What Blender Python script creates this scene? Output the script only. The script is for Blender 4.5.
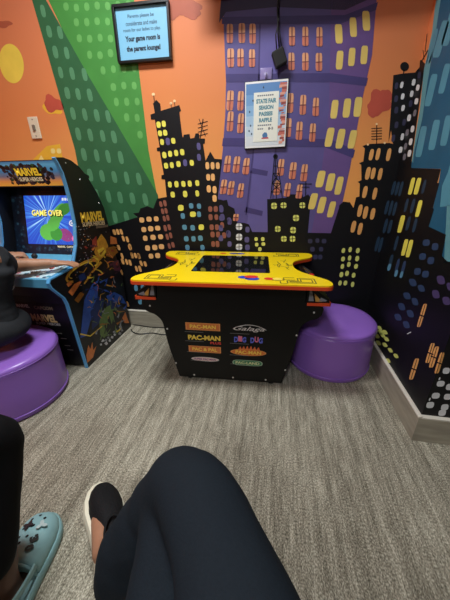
import bpy, bmesh, math, random
from mathutils import Vector, Matrix, noise
random.seed(7)
for o in list(bpy.data.objects): bpy.data.objects.remove(o)
SC = bpy.context.scene; COL = SC.collection
V = Vector; PI = math.pi

# ------------------------------------------------------------------ camera
FPX, PITCH, ROLL, YAW, CAMZ = 270.9, 0.3968, -0.0111, -0.1768, 1.0224
fw = V((math.sin(YAW)*math.cos(PITCH), math.cos(YAW)*math.cos(PITCH), -math.sin(PITCH)))
r0 = V((math.cos(YAW), -math.sin(YAW), 0)); u0 = r0.cross(fw)
rt = math.cos(ROLL)*r0 + math.sin(ROLL)*u0; up = math.cos(ROLL)*u0 - math.sin(ROLL)*r0
EYE = V((0, 0, CAMZ))
cd = bpy.data.cameras.new('camera'); cam = bpy.data.objects.new('camera', cd); COL.objects.link(cam)
cd.sensor_fit = 'VERTICAL'; cd.sensor_height = 36; cd.lens = FPX*36/600; cd.clip_start = 0.02
m = Matrix.Identity(4)
for i in range(3):
    m[i][0], m[i][1], m[i][2], m[i][3] = rt[i], up[i], -fw[i], EYE[i]
cam.matrix_world = m; SC.camera = cam

# ------------------------------------------------------------------ world, light, exposure
w = bpy.data.worlds.new('world'); SC.world = w; w.use_nodes = True
w.node_tree.nodes['Background'].inputs[0].default_value = (0.92, 0.96, 1.0, 1)
w.node_tree.nodes['Background'].inputs[1].default_value = 0.02
SC.view_settings.view_transform = 'Standard'; SC.view_settings.look = 'None'
SC.view_settings.gamma = 1; SC.view_settings.use_curve_mapping = False
SC.view_settings.exposure = 0.0
CEIL = 2.62
def area(name, loc, sx, sy, power, col=(0.93, 0.97, 1.0)):
    l = bpy.data.lights.new(name, 'AREA'); l.shape = 'RECTANGLE'; l.size = sx; l.size_y = sy
    l.energy = power; l.color = col
    o = bpy.data.objects.new(name, l); COL.objects.link(o); o.location = loc; return o
LIGHTS = [((-0.70, 0.92), 0.7, 0.3, 31), ((-0.30, -1.55), 0.5, 0.5, 46)]
for k, (p, sx, sy, pw) in enumerate(LIGHTS):
    lo = area('ceiling_lamp', (p[0], p[1], CEIL-0.035), sx-.04, sy-.04, pw)
    if k == 0: lo.data.spread = 2.7

# ------------------------------------------------------------------ room numbers
D, R, E_, HB = 1.789, 0.653, 0.986, 0.135       # back wall y, right wall x, outside corner y, baseboard height
XL, YF, XR = -2.1, -2.6, 1.7

def ray(u, v): return fw + rt*((u-225)/FPX) - up*((v-300)/FPX)
def at(u, v, axis, val):
    d = ray(u, v); t = (val-EYE[axis])/d[axis]; return EYE + d*t

# ------------------------------------------------------------------ materials
def lin(c):
    f = lambda x: x/12.92 if x <= .04045 else ((x+.055)/1.055)**2.4
    return tuple(f(x/255) for x in c) + (1,)
MATS = {}
def mat(name, rgb, rough=.6, metal=0, emit=0, spec=.5, coat=0, noise_amt=0, noise_scale=30, bump=0, stretch=None):
    if name in MATS: return MATS[name]
    mt = bpy.data.materials.new(name); mt.use_nodes = True; nt = mt.node_tree; b = nt.nodes['Principled BSDF']
    c = lin(rgb); b.inputs['Base Color'].default_value = c; b.inputs['Roughness'].default_value = rough
    b.inputs['Metallic'].default_value = metal; b.inputs['Specular IOR Level'].default_value = spec
    b.inputs['Coat Weight'].default_value = coat
    if emit:
        b.inputs['Emission Color'].default_value = c; b.inputs['Emission Strength'].default_value = emit
    if noise_amt or bump:
        tc = nt.nodes.new('ShaderNodeTexCoord'); mp = nt.nodes.new('ShaderNodeMapping'); nz = nt.nodes.new('ShaderNodeTexNoise')
        nt.links.new(tc.outputs['Object'], mp.inputs[0]); nt.links.new(mp.outputs[0], nz.inputs['Vector'])
        if stretch: mp.inputs['Scale'].default_value = stretch
        nz.inputs['Scale'].default_value = noise_scale; nz.inputs['Detail'].default_value = 4
        if noise_amt:
            cr = nt.nodes.new('ShaderNodeValToRGB'); nt.links.new(nz.outputs['Fac'], cr.inputs[0])
            cr.color_ramp.elements[0].position = .3; cr.color_ramp.elements[1].position = .7
            cr.color_ramp.elements[0].color = tuple(x*(1-noise_amt) for x in c[:3])+(1,)
            cr.color_ramp.elements[1].color = tuple(min(1, x*(1+noise_amt)) for x in c[:3])+(1,)
            nt.links.new(cr.outputs[0], b.inputs['Base Color'])
        if bump:
            bp = nt.nodes.new('ShaderNodeBump'); bp.inputs['Strength'].default_value = bump; bp.inputs['Distance'].default_value = .01
            nt.links.new(nz.outputs['Fac'], bp.inputs['Height']); nt.links.new(bp.outputs[0], b.inputs['Normal'])
    MATS[name] = mt; return mt

# ------------------------------------------------------------------ mesh builder
class MB:
    def __init__(s): s.v = []; s.f = []; s.m = []
    def add(s, vs, fs, mi=0):
        b = len(s.v); s.v += [tuple(x) for x in vs]
        for f in fs: s.f.append(tuple(b+i for i in f)); s.m.append(mi)
        return s
    def box(s, lo, hi, mi=0):
        x0, y0, z0 = lo; x1, y1, z1 = hi
        return s.add([(x0,y0,z0),(x1,y0,z0),(x1,y1,z0),(x0,y1,z0),(x0,y0,z1),(x1,y0,z1),(x1,y1,z1),(x0,y1,z1)],
              [(0,3,2,1),(4,5,6,7),(0,1,5,4),(1,2,6,5),(2,3,7,6),(3,0,4,7)], mi)
    def prism(s, pts, vec, mi=0):        # planar outline swept along vec
        n = len(pts); vec = V(vec); a = [V(p) for p in pts]
        s.add(a+[p+vec for p in a], [tuple(range(n))[::-1], tuple(range(n, 2*n))]+[(i, (i+1) % n, n+(i+1) % n, n+i) for i in range(n)], mi); return s
    def loft(s, rings, cap=True, closed=True, mi=0):
        n = len(rings[0]); vs = [p for r in rings for p in r]; fs = []
        for k in range(len(rings)-1):
            for i in range(n if closed else n-1):
                j = (i+1) % n; fs.append((k*n+i, k*n+j, (k+1)*n+j, (k+1)*n+i))
        if cap: fs += [tuple(range(n))[::-1], tuple((len(rings)-1)*n+i for i in range(n))]
        return s.add(vs, fs, mi)
    def tube(s, pts, rad, n=10, mi=0, roundcap=False, squash=None):
        pts = [V(p) for p in pts]; rad = rad if isinstance(rad, (list, tuple)) else [rad]*len(pts)
        if roundcap:
            d0 = (pts[0]-pts[1]).normalized(); d1 = (pts[-1]-pts[-2]).normalized()
            ha = [(.95, .31), (.7, .71), (.38, .92)]
            a = [(pts[0]+d0*rad[0]*k, rad[0]*q) for k, q in ha]; e = [(pts[-1]+d1*rad[-1]*k, rad[-1]*q) for k, q in ha[::-1]]
            pts = [x[0] for x in a]+pts+[x[0] for x in e]; rad = [x[1] for x in a]+list(rad)+[x[1] for x in e]
        rings = []; ref = None
        for i, p in enumerate(pts):
            t = (pts[min(i+1, len(pts)-1)]-pts[max(i-1, 0)]).normalized()
            if ref is None:
                ref = t.orthogonal().normalized()
            a = (ref-t*ref.dot(t)).normalized(); ref = a; b = t.cross(a)
            rings.append([p+(a*math.cos(q)+b*math.sin(q))*rad[i] for q in [2*PI*k/n for k in range(n)]])
        return s.loft(rings, mi=mi)
    def ellip(s, c, ax, nu=16, nv=10, mi=0, rot=None):
        c = V(c); vs = []; fs = []
        for j in range(nv+1):
            th = PI*j/nv
            for i in range(nu):
                q = V((math.sin(th)*math.cos(2*PI*i/nu)*ax[0], math.sin(th)*math.sin(2*PI*i/nu)*ax[1], math.cos(th)*ax[2]))
                if rot: q = rot @ q
                vs.append(c+q)
        for j in range(nv):
            for i in range(nu):
                k = (i+1) % nu; fs.append((j*nu+i, (j+1)*nu+i, (j+1)*nu+k, j*nu+k))
        return s.add(vs, fs, mi)
    def lathe(s, prof, c=(0,0,0), n=40, mi=0):
        c = V(c)
        return s.loft([[c+V((r*math.cos(2*PI*i/n), r*math.sin(2*PI*i/n), z)) for i in range(n)] for r, z in prof], mi=mi)
    def mesh(s, name, mats, smooth=False, bevel=0, seg=2, fixn=True):
        me = bpy.data.meshes.new(name); me.from_pydata(s.v, [], s.f)
        for mm in (mats if isinstance(mats, (list, tuple)) else [mats]): me.materials.append(mm)
        for p, i in zip(me.polygons, s.m): p.material_index = i
        if fixn or bevel:
            bm = bmesh.new(); bm.from_mesh(me)
            bmesh.ops.remove_doubles(bm, verts=bm.verts, dist=1e-6)
            if bevel: bmesh.ops.bevel(bm, geom=bm.edges[:], offset=bevel, segments=seg, affect='EDGES', profile=.5, clamp_overlap=True)
            bmesh.ops.recalc_face_normals(bm, faces=bm.faces); bm.to_mesh(me); bm.free()
        if smooth:
            for p in me.polygons: p.use_smooth = True
            if smooth != 'all': 
                try: me.set_sharp_from_angle(angle=math.radians(40))
                except Exception: pass
        me.update(); return me

def obj(name, me, parent=None):
    o = bpy.data.objects.new(name, me); COL.objects.link(o)
    if parent: o.parent = parent
    return o
def tag(o, label=None, cat=None, group=None, kind=None):
    if label: o['label'] = label
    if cat: o['category'] = cat
    if group: o['group'] = group
    if kind: o['kind'] = kind
    return o
def thing(name, loc, label, cat, rz=0, group=None):
    o = bpy.data.objects.new(name, None); COL.objects.link(o); o.location = loc; o.rotation_euler = (0, 0, rz)
    o.empty_display_size = .05
    return tag(o, label, cat, group)
def part(name, mb, mats, parent, smooth=False, bevel=0, seg=2, label=None, fixn=True):
    o = obj(name, mb.mesh(name, mats, smooth, bevel, seg, fixn), parent)
    if label: o['label'] = label
    return o
def struct(name, mb, mats, smooth=False, bevel=0, fixn=True):
    return tag(obj(name, mb.mesh(name, mats, smooth, bevel, 2, fixn)), kind='structure')

def remeshed(mb, name, mats, voxel=.006, smooth_it=4, wrinkle=0, wscale=18):
    """one continuous skin from overlapping pieces"""
    me = mb.mesh(name+'_raw', []); o = bpy.data.objects.new(name+'_raw', me); COL.objects.link(o)
    rm = o.modifiers.new('r', 'REMESH'); rm.mode = 'VOXEL'; rm.voxel_size = voxel
    sm = o.modifiers.new('s', 'SMOOTH'); sm.iterations = smooth_it; sm.factor = .5
    dg = bpy.context.evaluated_depsgraph_get(); dg.update()
    out = bpy.data.meshes.new_from_object(o.evaluated_get(dg)); out.name = name
    bpy.data.objects.remove(o); bpy.data.meshes.remove(me)
    out.materials.clear()
    for mm in mats: out.materials.append(mm)
    if wrinkle:
        nn = [v.normal.copy() for v in out.vertices]
        for v, nrm in zip(out.vertices, nn):
            q = v.co*wscale
            k = noise.noise(V((q.x*.5, q.y*.5, q.z*1.3)))+.5*noise.noise(V((q.x*1.3+7, q.y*1.1, q.z*1.6)))
            v.co += nrm*k*wrinkle
    for p in out.polygons: p.use_smooth = True; p.material_index = 0
    return out

def text_mesh(s, bold=0, shear=0, extrude=0, spacing=1):
    cu = bpy.data.curves.new('t', 'FONT'); cu.body = s; cu.offset = bold; cu.shear = shear; cu.extrude = extrude
    cu.space_character = spacing; cu.align_x = 'CENTER'; cu.resolution_u = 3
    o = bpy.data.objects.new('t', cu); COL.objects.link(o)
    dg = bpy.context.evaluated_depsgraph_get(); dg.update()
    me = bpy.data.meshes.new_from_object(o.evaluated_get(dg)); bpy.data.objects.remove(o); return me
def lettering(parent, s, c, rgt, upv, wd, ht, mt, bold=.01, shear=0, name='lettering', label=None, spacing=1, warp=None):
    me = text_mesh(s, bold, shear, 0, spacing); me.name = name
    xs = [v.co.x for v in me.vertices]; ys = [v.co.y for v in me.vertices]
    x0, x1, y0, y1 = min(xs), max(xs), min(ys), max(ys)
    rgt = V(rgt).normalized(); upv = V(upv).normalized(); c = V(c)
    for v in me.vertices:
        a = (v.co.x-(x0+x1)/2)/(x1-x0); b = (v.co.y-(y0+y1)/2)/(y1-y0)
        if warp: a, b = warp(a, b)
        v.co = c+rgt*(a*wd)+upv*(b*ht)
    me.materials.clear(); me.materials.append(mt)
    o = obj(name, me, parent)
    if label: o['label'] = label
    return o

# ================================================================== ROOM SHELL
def sky_paint():
    mt = bpy.data.materials.new('mural_sky_paint'); mt.use_nodes = True; nt = mt.node_tree; b = nt.nodes['Principled BSDF']
    b.inputs['Roughness'].default_value = .55; b.inputs['Specular IOR Level'].default_value = .3
    tc = nt.nodes.new('ShaderNodeTexCoord'); sp = nt.nodes.new('ShaderNodeSeparateXYZ'); nt.links.new(tc.outputs['Object'], sp.inputs[0])
    nz = nt.nodes.new('ShaderNodeTexNoise'); nz.inputs['Scale'].default_value = 2.2; nt.links.new(tc.outputs['Object'], nz.inputs['Vector'])
    a = nt.nodes.new('ShaderNodeMath'); a.operation = 'MULTIPLY_ADD'; nt.links.new(nz.outputs['Fac'], a.inputs[0]); a.inputs[1].default_value = .3
    nt.links.new(sp.outputs['Z'], a.inputs[2])
    mr = nt.nodes.new('ShaderNodeMapRange'); nt.links.new(a.outputs[0], mr.inputs[0]); mr.inputs[1].default_value = 1.15; mr.inputs[2].default_value = 2.15
    cr = nt.nodes.new('ShaderNodeValToRGB'); nt.links.new(mr.outputs[0], cr.inputs[0])
    e = cr.color_ramp.elements; e[0].position = 0; e[0].color = lin((244, 170, 90)); e[1].position = 1; e[1].color = lin((214, 126, 88))
    x = e.new(.45); x.color = lin((224, 137, 80))
    nt.links.new(cr.outputs[0], b.inputs['Base Color']); return mt
P = {}
def paint(name, rgb): 
    P[name] = len(PM); PM.append(mat('mural_'+name, rgb, rough=.5, spec=.3, noise_amt=.07, noise_scale=9)); return P[name]
PM = [sky_paint()]
for n, c in dict(moon=(238,210,84), cloud=(176,92,66), redcloud=(190,84,66), gold=(240,186,60), cream=(250,226,140), green=(72,142,66), greenwin=(104,172,92),
        darkgreen=(52,102,66), darkgreenwin=(88,144,104), black=(13,13,17), purple=(92,84,142), purpledark=(70,62,116), purpleside=(104,80,138), purplelight=(102,94,158), cornice=(58,48,80),
        orangewin=(226,164,122), orangewindeep=(208,124,98), wincross=(128,72,76), yellowwin=(230,204,112), lemon=(240,232,96), bluewin=(96,150,178), purplewin=(96,90,140), dimpurple=(58,58,84),
        redwin=(150,92,76), tanwin=(232,170,100), dimblue=(40,62,84), slateblue=(50,70,104), teal=(34,92,124), tealdark=(22,72,98), tealwin=(84,150,174), teallight=(98,156,168),
        white=(226,228,230), grey=(120,118,128), limewin=(222,226,120), peach=(246,188,120), dot=(255,214,160), violet=(78,66,110)).items():
    paint(n, c)

CORNER = ((361.0, 341.9), (448.3, -67.8)); EDGE = ((413.2, 438.0), (500.9, 191.7))
WB, WR, WE = MB(), MB(), MB()
def side(p, l):
    (x0, y0), (x1, y1) = l; return (x1-x0)*(p[1]-y0)-(y1-y0)*(p[0]-x0)
def clip(pts, l, sgn):
    out = []
    for i in range(len(pts)):
        a, b = pts[i], pts[(i+1) % len(pts)]; sa, sb = side(a, l)*sgn, side(b, l)*sgn
        if sa >= 0: out.append(a)
        if (sa >= 0) != (sb >= 0):
            t = sa/(sa-sb); out.append((a[0]+(b[0]-a[0])*t, a[1]+(b[1]-a[1])*t))
    return out
LAYER = .0005
def flat(mb, pts3, mi):
    # n-gon triangulated so that concave outlines survive
    if len(pts3) < 3: return
    mb.add(pts3, [tuple(range(len(pts3)))], mi)
def mural(pts, col, layer=1):
    """paint one outline of the mural onto whichever walls it crosses"""
    mi = P[col]; e = LAYER*layer
    L = clip(pts, CORNER, -1); Rr = clip(pts, CORNER, 1)
    if len(L) > 2: flat(WB, [at(u, v, 1, D-e) for u, v in L], mi)
    if len(Rr) > 2:
        A = clip(Rr, EDGE, -1); B = clip(Rr, EDGE, 1)
        if len(A) > 2: flat(WR, [at(u, v, 0, R-e) for u, v in A], mi)
        if len(B) > 2: flat(WE, [at(u, v, 1, E_-e) for u, v in B], mi)
sgn_test = side((100, 100), CORNER)
assert sgn_test < 0, sgn_test
assert side((400, 400), EDGE) < 0
class Crop:
    def __init__(s, x, y, k): s.x, s.y, s.k = x, y, k
    def __call__(s, *pts): return [(s.x+a/s.k, s.y+b/s.k) for a, b in pts]
c6 = Crop(110, 90, 3.461); c7 = Crop(220, 140, 3.461); c8 = Crop(330, 120, 3.75); c3 = Crop(220, 0, 3.75); c4 = Crop(320, 0, 3.461)
c2 = Crop(120, 0, 3); c2b = Crop(360, 60, 5.625); cC = Crop(390, 270, 6); cD = Crop(330, 230, 5); cE = Crop(390, 360, 6.667); c1 = Crop(0, 0, 3); cF = Crop(120, 240, 3.75); cG = Crop(320, 260, 3.16)
def win(cx, cy, w, h, col, lean=0, layer=4, cross=None, sq=3.0):
    n = 12; pts = []
    jw = w*(1+random.uniform(-.08, .08)); jh = h*(1+random.uniform(-.06, .06))
    for i in range(n):
        a = 2*PI*(i+.5)/n; ca, sa = math.cos(a), math.sin(a)
        x = math.copysign(abs(ca)**(2/sq), ca)*jw/2; y = math.copysign(abs(sa)**(2/sq), sa)*jh/2
        pts.append((cx+x-y*lean, cy+y))
    mural(pts, col, layer)
    if cross:
        t = max(.55, w*.1)
        mural([(cx-t/2+h/2*lean, cy-h/2), (cx+t/2+h/2*lean, cy-h/2), (cx+t/2-h/2*lean, cy+h/2), (cx-t/2-h/2*lean, cy+h/2)], cross, layer+1)
        mural([(cx-w/2, cy+.2-t/2), (cx+w/2, cy-.2-t/2), (cx+w/2, cy-.2+t/2), (cx-w/2, cy+.2+t/2)], cross, layer+1)
def wins(crop, pts, w, h, col, lean=0, layer=4, cross=None, sq=3.0):
    for p in pts:
        (x, y), = crop(p); win(x, y, w, h, col, lean, layer, cross, sq)
def line(a, b, t, col, layer=4):
    d = V((b[0]-a[0], b[1]-a[1])); 
    if d.length < 1e-6: return
    n = V((-d.y, d.x)).normalized()*t/2
    mural([(a[0]+n.x, a[1]+n.y), (b[0]+n.x, b[1]+n.y), (b[0]-n.x, b[1]-n.y), (a[0]-n.x, a[1]-n.y)], col, layer)
def disc(cx, cy, rx, ry, col, layer=2, rot=0, n=24, wob=0):
    pts = []
    for i in range(n):
        a = 2*PI*i/n; k = 1+wob*math.sin(3*a+cx)+wob*.6*math.sin(5*a+1)
        x, y = math.cos(a)*rx*k, math.sin(a)*ry*k
        pts.append((cx+x*math.cos(rot)-y*math.sin(rot), cy+x*math.sin(rot)+y*math.cos(rot)))
    mural(pts, col, layer)

# wall surfaces under the mural (thick slabs, painted face towards the room)
WB.box((XL-.1, D, 0), (R+.1, D+.1, CEIL)); WR.box((R, E_+.0005, 0), (R+.1, D, CEIL)); WE.box((R+.0002, E_, 0), (XR, E_+.1, CEIL))

# --- sky, moon, clouds
disc(11.5, 63.5, 12, 20, 'moon', 1, rot=-.18, n=32)
disc(3, 24, 9, 3.5, 'cloud', 1, wob=.15); disc(52, 107, 10, 7, 'gold', 1, rot=.5, wob=.12); disc(53, 104, 10, 7.5, 'redcloud', 2, rot=.5, wob=.18)
disc(183, 6, 17, 10, 'cloud', 1, wob=.12); disc(192, 14, 9, 5, 'cloud', 2, wob=.15); disc(172, 14, 7, 6, 'cloud', 2, wob=.1)
disc(379, 103, 11, 13, 'redcloud', 1, rot=.3, wob=.14); disc(373, 110, 6, 7, 'redcloud', 2, wob=.14); disc(386, 97, 6, 8, 'redcloud', 2, wob=.1)
# --- golden block behind the arcade cabinet
mural([(20, 172), (47, 146), (60, 144), (66, 175)], 'gold', 1)
for x in (53, 59): win(x, 151, 4.5, 5.5, 'cream', -.1, 2)
mural([(38, 161), (41, 155), (45, 161)], 'cream', 2)
# --- green towers
mural([(20, -60), (132, -60), (134, 0), (138.5, 67), (148.5, 150), (158, 200), (160, 214), (150, 214)], 'green', 1)
mural([(16, -60), (18, -60), (46, 0), (88, 75), (132, 150), (158, 195), (160, 216), (110, 232), (92, 240), (75, 150), (32, 0)], 'darkgreen', 2)
for r in range(15):
    y = -28+r*16.2
    xl = 46+(y)*.573+4 if y > 0 else 46+y*.5+6; xr = 134+y*.09
    for i in range(9):
        x = xr-6-i*10.4-(r % 2)*1.5
        if x > xl+5 and y < 196: win(x, y+i*.5+random.uniform(-1, 1), 5.2, 8.2, 'greenwin', -.1, 2, sq=2.4)
for r in range(13):
    y = -30+r*20.5
    xl = 32+y*.287; xr = 46+y*.572
    for i in range(8):
        x = xl+8+i*(11.0+r*.12); yy = y+i*1.0
        if x < xr-4+(yy-y)*.5 and yy < 232: win(x+random.uniform(-.6, .6), yy, 5.0, 12.5, 'darkgreenwin', -.2, 3, sq=2.8)
# --- purple tower
mural([(223.5, 20), (224, 33), (226, 83), (225.2, 116), (222.7, 150), (217.5, 202), (212, 250), (332, 250), (343, 200), (350, 168), (362, 100), (372, 55), (377, -5), (383, -60), (224, -60)], 'purple', 1)
mural([(331, 14), (329, 110), (318, 200), (308, 250), (332, 250), (343, 200), (350, 168), (362, 100), (372, 55), (377, -5), (378, -20), (333, -20)], 'purpleside', 2)
mural([(261, 25), (279, 25), (277, 110), (271, 200), (268, 250), (244, 250), (250, 200), (258, 110)], 'purplelight', 2)
for a in ((260, 258, 246), (280, 278, 272)): line((a[0], 22), (a[1], 110), 1.4, 'purpledark', 3); line((a[1], 110), (a[2], 215), 1.4, 'purpledark', 3)
mural([(219, 23), (226, 12), (275, 7), (345, 10), (380, -6), (384, -60), (226, -60)], 'cornice', 2)
mural([(222, 17), (345, 15), (378, 2), (376, 10), (340, 24), (222, 24)], 'purpledark', 3)
mural([(226, 74), (330, 73), (368, 78), (366, 86), (330, 82), (226, 82)], 'purpledark', 3)
mural([(223, 138), (330, 139), (355, 150), (353, 158), (325, 147), (222, 146)], 'purpledark', 3)
mural([(252, 168), (268, 171), (267, 176), (250, 173)], 'purpledark', 3); mural([(246, 207), (263, 211), (262, 216), (244, 212)], 'purpledark', 3)
def pw(crop, pts, w, h, lean=0):
    for p in pts:
        (x, y), = crop(p); win(x, y, w, h, 'orangewin', lean, 4, sq=6); win(x, y+h*.26, w*.94, h*.46, 'orangewindeep', lean, 5, sq=6)
        line((x+h*.5*lean, y-h/2), (x-h*.5*lean, y+h/2), 1.0, 'wincross', 6); line((x-w/2, y+h*.02), (x+w/2, y), 1.0, 'wincross', 6)
pw(c3, [(37,125),(82,124),(122,126),(270,136),(320,136),(373,138)], 6.4, 19)
pw(c3, [(40,217),(77,216),(120,218),(268,230),(320,231),(371,232)], 6.4, 18)
pw(c3, [(38,377),(77,378),(263,386),(311,393),(359,400)], 6.4, 19, .06)
pw(c3, [(38,455),(77,462),(255,478),(297,490),(347,497)], 6.4, 19, .08)
pw(c7, [(25,83),(57,85),(90,90),(210,95),(252,106),(291,113)], 6.2, 17, .14)
pw(c7, [(12,162),(38,166),(71,175),(197,165),(233,172),(274,178)], 6.0, 14, .16)
pw(c7, [(55,268)], 5, 7, .1)
Y = dict(w=7.4, h=19, col='yellowwin')
wins(c4, [(65,117),(115,94),(160,72)], 7.6, 20, 'yellowwin', -.05, sq=5); wins(c4, [(68,208),(110,197),(153,190)], 7.2, 19, 'yellowwin', .08, sq=5)
wins(c4, [(50,378),(93,374),(131,370)], 7.4, 20, 'yellowwin', .12, sq=5); wins(c4, [(33,475),(71,480),(112,482)], 7.2, 19, 'yellowwin', .2, sq=5)
wins(c7, [(348,135),(382,146),(412,158)], 7.2, 17.5, 'yellowwin', .22, sq=5); wins(c7, [(322,212),(352,225),(386,240)], 6.8, 16, 'yellowwin', .25, sq=5)

# --- black skyline
low = 300
mural([(60, 228)]+c6((0,470),(95,440),(80,427),(100,424),(105,410),(130,402),(150,410),(163,376),(196,370),(190,310),(178,308),(178,295),(186,293),(172,212),(163,212),(162,200),(172,198),(155,102),(142,102),
     (140,85),(155,80),(150,50),(148,48),(160,34),(174,48),(176,72),(240,52),(246,72),(240,76),(250,158),(253,165),(255,155),(275,152),(278,168),(292,165),(296,150),(308,150),(310,168),(329,168),(328,185),(322,187),
     (331,245),(347,213),(362,238),(388,240),(373,372),(376,385),(405,380),(410,400),(430,410),(440,460),(452,470))+[(250, 245)]+[(250, low), (60, low)], 'black', 3.2)
mural(c7((-10,205),(5,207),(25,215),(38,270),(45,285),(85,287),(100,292),(115,325),(165,325),(163,205),(230,200),(232,188),(285,188),(287,198),(305,188),(315,200),(303,330),(365,330),(378,340),(410,240),(420,222),(450,215))+[(352, 212), (352, low), (217, low)], 'black', 3.4)
mural(c8((35,320),(50,306),(75,309),(88,330),(98,290),(110,287),(112,238),(104,232),(118,225),(117,168),(109,162),(125,155),(131,106),(122,98),(142,90),(222,86))+[(393, 144), (391, 130)]+c2b((160,465),(188,85),(240,76),(310,70),(335,40),(338,0),(345,0),(365,20),(290,560))+
     c8((305,180),(415,185),(402,235),(410,238),(385,330),(390,335),(370,400),(435,430),(420,510),(440,530),(470,535))+[(560, 262), (560, 700), (430, 700), (352, low), (338, low), (335, 232)], 'black', 3)
# lower black band down to the floor, both walls
for mb_, pts in ((WB, [(-1.55, D-LAYER*2.8, 0), (R, D-LAYER*2.8, 0), (R, D-LAYER*2.8, .75), (-1.55, D-LAYER*2.8, .75)]), (WR, [(R-LAYER*2.8, E_, 0), (R-LAYER*2.8, D, 0), (R-LAYER*2.8, D, .7), (R-LAYER*2.8, E_, .7)]), (WE, [(R, E_-LAYER*2.8, 0), (XR, E_-LAYER*2.8, 0), (XR, E_-LAYER*2.8, .6), (R, E_-LAYER*2.8, .6)])):
    flat(mb_, pts, P['black'])
# --- teal tower on the right wall
flat(WE, [(R, E_-LAYER*1.5, .3), (XR, E_-LAYER*1.5, .3), (XR, E_-LAYER*1.5, CEIL), (R, E_-LAYER*1.5, CEIL)], P['teal'])
mural(c4((406,-120),(402,0),(397,30),(388,110),(360,240),(345,380),(335,440),(318,555))+[(411, 168), (441, 169), (438, 185), (433, 208), (428, 227), (446, 236), (440, 264), (560, 264), (640, 100), (640, -120)], 'teal', 2)
mural(c4((406,-120),(402,0),(397,30),(388,110),(360,240),(345,380),(335,440),(318,555))+[(413, 163), (414.5, 150), (422, 120), (427, 85), (433, 50), (439, 10), (446, -30)], 'teallight', 3)
wins(c4, [(418,135),(448,95)], 7.5, 36, 'tealwin', .28, 3, sq=6); wins(c4, [(388,160)], 4.5, 34, 'tealwin', .25, 3, sq=6)
wins(c4, [(384,312),(430,272),(474,235)], 6.5, 32, 'tealwin', .24, 3, sq=6); wins(c4, [(350,490),(395,467),(436,452),(478,430)], 6.8, 30, 'tealwin', .2, 3, sq=6)
mural([(442, 186), (448, 172), (454, 150), (462, 150), (456, 205), (440, 207)], 'tealwin', 3); mural([(447, 205), (456, 205), (450, 262), (444, 263)], 'teallight', 3)

# --- windows of the black skyline
wins(c6, [(168,120),(186,117),(173,150),(191,148),(180,180),(219,176),(188,225),(208,221),(229,218),(250,215),(194,262),(214,260),(237,256),(283,252),(207,327),(230,326),(254,325),(276,324),(302,322),(217,362),(260,360),(302,358)], 4.1, 6.2, 'lemon', -.1, 4)
wins(c6, [(200,178),(260,252),(307,195),(308,233),(385,410),(389,440),(413,453),(410,498)], 4.1, 7, 'purplewin', -.1, 4)
wins(c6, [(245,408),(287,430),(316,475)], 6, 5.8, 'lemon', 0, 4)
wins(c6, [(281,401),(308,402),(252,436),(308,430),(258,475),(286,477),(264,515),(289,515),(313,513),(268,545),(320,545)], 4.4, 5.5, 'bluewin', -.1, 4)
wins(c6, [(337,262),(355,262),(373,262),(340,302),(356,302),(342,342),(362,345),(362,375)], 4, 7, 'peach', -.05, 4)
wins(c6, [(347,412),(366,412),(348,440),(368,440),(352,475),(370,475),(388,468),(355,500),(374,500),(395,503),(357,533),(372,533)], 4, 6, 'redwin', -.05, 4)
wins(c6, [(176,395),(190,392),(182,420),(194,418),(188,445),(200,442),(191,478),(205,475),(198,508),(210,503),(205,540),(218,536)], 3, 6, 'redwin', -.2, 4)
wins(c6, [(110,450),(135,447),(160,446),(117,483),(141,480),(165,478),(122,513),(149,510),(175,508),(130,547),(155,545),(178,542),(142,575),(165,573)], 5, 5.2, 'peach', -.1, 4)
wins(c6, [(15,492),(27,491),(39,491),(46,514),(60,517),(30,545),(68,545),(76,572),(88,573),(100,575),(108,600),(122,602)], 2.8, 5.6, 'tanwin', -.3, 4)
wins(cF, [(8,60),(38,25),(45,58),(70,60),(10,80),(25,82),(38,85),(62,108),(75,108),(28,240),(5,120)], 2.6, 6, 'tanwin', -.3, 4)
wins(cF, [(60,180),(85,180),(110,178),(130,178),(75,230),(72,215)], 3.6, 6.5, 'bluewin', -.1, 4)
wins(c7, [(187,228),(220,226),(285,226),(263,270),(200,308),(253,312),(221,342),(251,342)], 6, 6, 'limewin', 0, 4, cross='black')
wins(c7, [(66,300),(66,336),(66,370)], 6, 6.4, 'white', 0, 4, cross='black')
wins(c7, [(5,240),(5,270),(33,283),(30,325),(33,360),(95,310),(93,345),(95,372),(3,305),(3,340)], 4.4, 6, 'purplewin', 0, 4)
wins(c7, [(125,343),(148,343),(127,362),(150,360),(138,378)], 3.6, 3.8, 'limewin', 0, 4)
wins(c7, [(312,350),(337,348),(360,350),(320,378),(350,378),(330,405),(347,405)], 4.4, 4.8, 'dimpurple', 0, 4)
wins(cD, [(67,103),(101,98),(139,103),(65,145),(98,140),(136,143),(62,182),(94,172),(130,182),(57,223),(85,217),(118,226),(50,265),(77,265),(113,272)], 3.6, 5.2, 'limewin', .15, 4, sq=2.4)
wins(c8, [(155,130),(180,128),(220,130),(142,200),(162,200),(188,203),(131,270),(168,276),(112,340),(133,347),(160,352),(88,400),(113,408)], 4.4, 12.2, 'tanwin', .2, 4)
wins(c8, [(238,255),(252,257),(266,258),(213,328),(228,330),(243,333),(208,397),(225,400),(177,465),(190,468),(352,250),(286,320),(310,322),(293,388),(318,395),(248,462),(228,530)], 3.2, 14.5, 'dimblue', .25, 4)
wins(c8, [(222,552),(248,575),(268,580)], 3.2, 7, 'bluewin', .25, 5); wins(c8, [(252,548),(275,555)], 3.2, 15, 'slateblue', .25, 4)
wins(c8, [(306,248),(328,248),(333,332),(267,390),(280,478),(298,482)], 4.4, 17.5, 'lemon', .25, 4, sq=5)
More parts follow.
